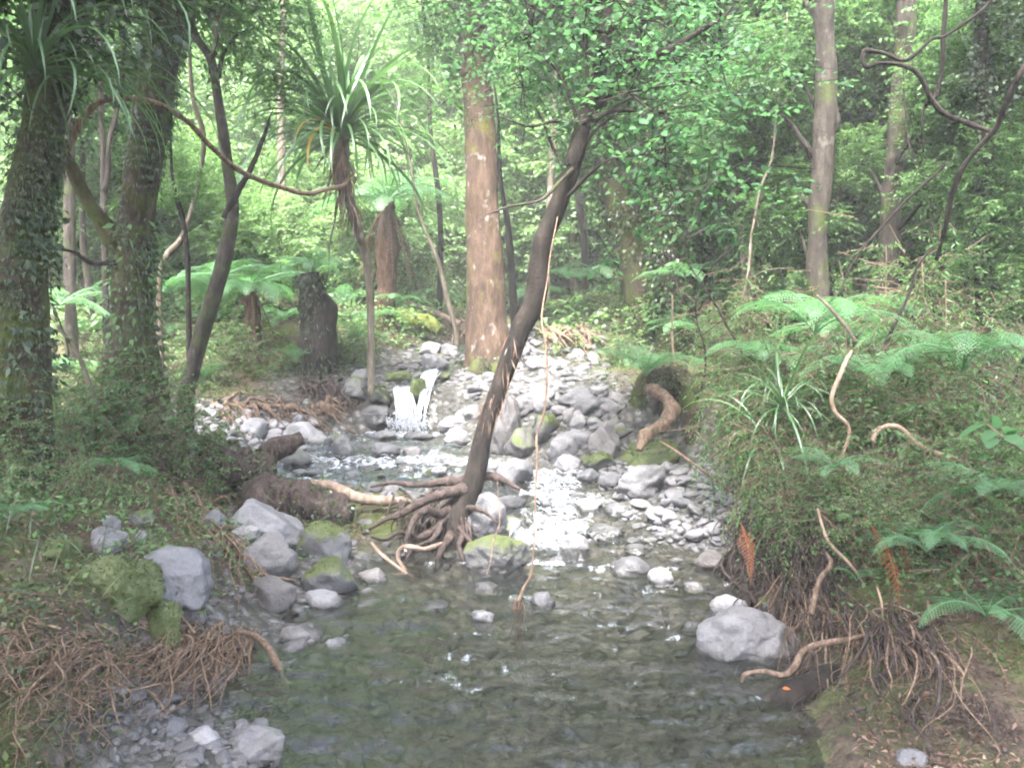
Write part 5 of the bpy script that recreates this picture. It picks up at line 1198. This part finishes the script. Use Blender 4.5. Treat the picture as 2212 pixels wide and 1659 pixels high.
scatter('undergrowth', 'low green undergrowth of the forest floor', 46000, 'leaf_far', .085, .045, (-16, 16), (9.5, 24), 4, .45, .4, -.1)
scatter('grass', 'thin pale grass blades over the banks', 6000, 'moss_leaf', .20, .007, (-6, 6), (2.3, 13), 5, .02, .9, .1)

def tangle(name, label, n, starts, delta, jit, wpx, mat, seed, pull=.1, lift=.03, cat=None):
    r = np.random.default_rng(seed); parts = []; S = np.array(starts, float)
    for k in range(n):
        q = r.random() * (len(S) - 1); i = int(q); a = S[i] * (1 - q + i) + S[min(i + 1, len(S) - 1)] * (q - i) + r.normal(0, jit * .45, 2)
        b = a + np.array(delta) * r.uniform(.35, 1.2) + r.normal(0, jit, 2)
        A, Bp = hit(*a), hit(a[0] + (b[0] - a[0]), min(b[1], 1750))
        if np.linalg.norm(A - Bp) > 1.6: continue
        A = A + np.array([0, 0, lift]); Bp = Bp + np.array([0, 0, .02])
        m1 = A * .65 + Bp * .35 + np.array([r.normal(0, .03), -pull * r.uniform(.2, 1), r.uniform(0, .06)]); m2 = A * .3 + Bp * .7 + np.array([r.normal(0, .04), -pull * r.uniform(.2, 1), r.uniform(-.03, .04)])
        w = wpx * .75 * math.exp(r.normal(0, .55)) / 2 / FPX * A[1]
        parts.append(tube([A, m1, m2, Bp], [w * 1.2, w, w * .6, w * .15], 13, 5, seed=k, wob=.05, cap=False))
    return tag(obj(name, new_mesh(name, *join(parts), M[mat])), label, None, None, 'stuff')
tangle('root_tangle', 'mat of thin pale roots hanging over the near left bank', 300, [(30, 1440), (180, 1440), (300, 1430), (420, 1400), (520, 1390)], (-90, 130), 44, 2.4, 'root_dry', 1)
tangle('root_tangle', 'pale dry stems over the near left bank', 260, [(10, 1400), (120, 1420), (260, 1420), (400, 1440), (200, 1540), (60, 1560)], (-70, 70), 60, 2.2, 'root_dry', 12, .05)
tangle('root_tangle', 'red-brown rootlets under the right-hand shrubs', 240, [(1575, 1150), (1640, 1170), (1720, 1190), (1800, 1210)], (0, 120), 34, 3.2, 'root_red', 13, .14, .12)
tangle('root_tangle', 'brown rootlets hanging to the left shingle', 120, [(400, 1390), (470, 1380), (530, 1380)], (0, 100), 26, 2.0, 'root_dry', 2)
tangle('root_tangle', 'dry root strings over the soil beside the tilted boulder', 110, [(330, 1060), (400, 1075), (480, 1150), (520, 1230)], (60, 90), 30, 3, 'root_dry', 3, .06)
tangle('root_tangle', 'fine brown roots of the right-hand undercut bank', 260, [(1590, 1200), (1660, 1250), (1740, 1300), (1830, 1330), (1930, 1350), (2080, 1390)], (-20, 130), 44, 3, 'root_red', 4, .16)
tangle('root_tangle', 'paler roots of the right-hand root mass', 150, [(1640, 1230), (1760, 1320), (1900, 1360), (2060, 1420)], (0, 150), 50, 3, 'root_dry', 5, .22)
tangle('root_tangle', 'thin roots trailing over the silt in the near right corner', 110, [(1700, 1500), (1850, 1520), (2000, 1540), (2150, 1560)], (30, 70), 44, 3, 'root_red', 6, .05)
tangle('root_tangle', 'dry brown stems on the bank above the left gravel bar', 120, [(450, 880), (560, 880), (680, 890), (740, 870)], (50, 30), 20, 5, 'root_pale', 7, .04)
tangle('root_tangle', 'brush of dead sticks behind the cascade', 90, [(930, 690), (985, 700), (1000, 730)], (15, 30), 18, 6, 'root_pale', 8, .05, .1)
tangle('root_tangle', 'driftwood sticks caught on the stones upstream', 70, [(1150, 720), (1210, 735), (1280, 735)], (40, 12), 18, 6, 'root_pale', 9, .05, .1)
tangle('root_tangle', 'brown rootlets below the mossy stump', 80, [(650, 840), (710, 840), (745, 860)], (10, 50), 18, 5, 'root_red', 10, .05)

tangle('root_tangle', 'dark fibrous roots around the foot of the leaning tree', 90, [(860, 1120), (930, 1110), (990, 1120), (1030, 1110)], (-10, 70), 34, 3.4, 'root_red', 11, .1, .12)
def V_(label, pts, wid, mat='root_pale', name='bare_root', cat='root', seed=0): return vine(name, label, pts, wid, mat, cat, seed)
V_('thin root arching up in front of the moss-blanketed boulder', [(293, 1301, 4.0), (325, 1319, 3.95), (313, 1349, 3.9), (292, 1392, 3.85)], [5, 6, 6, 4], seed=1)
V_('looping root in front of the round moss-covered boulder', [(345, 1314, 3.85), (368, 1314, 3.8), (390, 1336, 3.78), (383, 1359, 3.76), (336, 1392, 3.74)], [5, 6, 6, 5, 4], seed=2)
V_('short root curving off the round moss-covered boulder', [(365, 1310, 3.85), (395, 1330, 3.8), (425, 1370, 3.75)], [5, 6, 4], seed=3)
V_('arched root below the round moss-covered boulder', [(262, 1396, 3.7), (300, 1384, 3.65), (340, 1396, 3.6), (374, 1432, 3.55)], [5, 6, 6, 4], seed=4)
V_('thick green-brown root bending down onto the left shingle', [(500, 1362, 4.1), (546, 1368, 4.05), (586, 1398, 3.95), (609, 1439, 3.85), (630, 1490, 3.75)], [10, 15, 16, 14, 9], 'root_pale', seed=5)
V_('pale splintered branch end between the brown boulder and the big grey one', [(440, 1212, 4.9), (480, 1246, 4.75), (510, 1279, 4.6), (542, 1310, 4.5)], [14, 26, 22, 10], 'wood_pale', 'broken_branch', 'branch', 6)
V_('long thin root running across to the moss-sided boulder', [(495, 1204, 4.9), (566, 1236, 4.75), (645, 1254, 4.7)], [6, 6, 4], seed=7)
V_('forked root lying along the bottom of the near left bank', [(100, 1656, 2.95), (143, 1638, 3.0), (186, 1636, 3.0), (233, 1616, 3.05), (266, 1596, 3.1), (283, 1573, 3.15), (340, 1552, 3.2), (410, 1509, 3.3)], [6, 8, 9, 10, 10, 9, 6, 4], seed=8)
V_('long pale root snaking over the right-hand root mass to the water', [(1601, 1468, 3.55), (1610, 1451, 3.55), (1653, 1444, 3.55), (1694, 1451, 3.55), (1721, 1430, 3.55), (1736, 1400, 3.6), (1768, 1383, 3.6), (1836, 1373, 3.6), (1897, 1359, 3.6), (1937, 1343, 3.65), (1980, 1335, 3.7)], [8, 10, 11, 12, 13, 13, 14, 13, 13, 11, 7], 'root_pale', seed=9)
V_('root branching right from the long pale root', [(1905, 1360, 3.6), (1971, 1387, 3.5), (2005, 1407, 3.45), (2052, 1422, 3.4), (2106, 1464, 3.3), (2174, 1505, 3.2), (2230, 1535, 3.1)], [10, 10, 10, 10, 7, 6, 5], 'root_pale', seed=10)
V_('thin root sloping across the right-hand root mass', [(1940, 1425, 3.4), (1991, 1464, 3.35), (2008, 1490, 3.3), (2024, 1515, 3.25)], [5, 7, 7, 4], seed=11)
V_('straight stick standing in the near right silt', [(2072, 1474, 3.25), (2020, 1545, 3.2), (1995, 1582, 3.15)], [5, 7, 5], 'bark_grey', 'stick', 'stick', 12)
V_('pale stem curving down through the right-hand shrubs to the root mass', [(1765, 1100, 4.0), (1788, 1167, 3.95), (1836, 1218, 3.9), (1862, 1256, 3.9)], [6, 7, 7, 5], 'vine', seed=13)
V_('knotted root rising beside the large pale pool boulder', [(1750, 1330, 3.85), (1768, 1258, 3.9), (1794, 1222, 3.9), (1785, 1196, 3.95)], [14, 12, 11, 6], 'root_pale', seed=14)
V_('hanging root right of the little root-mass fern', [(1893, 1270, 3.75), (1904, 1310, 3.7), (1908, 1350, 3.65)], [5, 6, 4], 'vine', seed=15)
V_('bent root in the dark right of the long pale root', [(2000, 1300, 3.6), (2012, 1350, 3.55), (1995, 1392, 3.5)], [6, 8, 6], 'root_pale', seed=16)
log('sunken_log', 'dark wet log end under the long pale root', [(1640, 1530, 3.55), (1700, 1505, 3.55), (1760, 1480, 3.6), (1830, 1450, 3.65)], [60, 66, 62, 50], 'bark_dark', 21, None, .45)
def flat_leaf(label, px, py, Y, size, mat, seed, ang=0.3):
    c = at(px, py, Y); lv, lf, lt2 = leaves(np.zeros((1, 3)), np.array([[1.0, -.2, .05]]), np.array([[0, -.5, 1.0]]), size, size * .5, True, .2, seed)
    tag(obj('fallen_leaf', new_mesh('fallen_leaf', lv, lf, M[mat], False, {'tint': lt2})), label, 'leaf').location = c
flat_leaf('orange leaf lying on the dark wet log end', 1690, 1486, 3.44, .032, 'orange', 1)
flat_leaf('orange leaf among the roots in the near left corner', 70, 1590, 2.95, .06, 'orange', 2)
flat_leaf('yellow leaf among the roots in the near left corner', 95, 1604, 2.95, .03, 'yellow', 3)
def dead_frond(label, px, py, Y, s, rz, ry):
    tag(obj('dead_frond', RUST, None, at(px, py, Y), (0, ry, rz), (s, s, s)), label, 'fern frond')
dead_frond('rusty dead fern frond hanging left of the bright-green overhanging fern', 1868, 1120, 3.85, .42, R(-60), .8)
dead_frond('second rusty dead frond beside the bright-green overhanging fern', 1905, 1110, 3.85, .34, R(-40), .9)
dead_frond('rusty dead frond hanging at the left end of the root mass', 1600, 1130, 4.6, .35, R(-90), .5)

# ------------------------------------------------------------------ haze added for the glow of the fogged lens
import bmesh
bm = bmesh.new(); bmesh.ops.create_cube(bm, size=1.0); me = bpy.data.meshes.new('haze'); bm.to_mesh(me); bm.free()
hz = obj('haze', me, None, (0, 27, 16), (0, 0, 0), (120, 70, 36)); tag(hz, 'thin pale mist imitating lens fog', None, None, 'stuff')
hm = Mat('veil'); pv = hm.n('ShaderNodeVolumePrincipled'); pv.inputs['Color'].default_value = (.95, .97, .97, 1); pv.inputs['Density'].default_value = .0032
hm.link(pv.outputs[0], hm.out.inputs['Volume']); me.materials.append(hm.m)
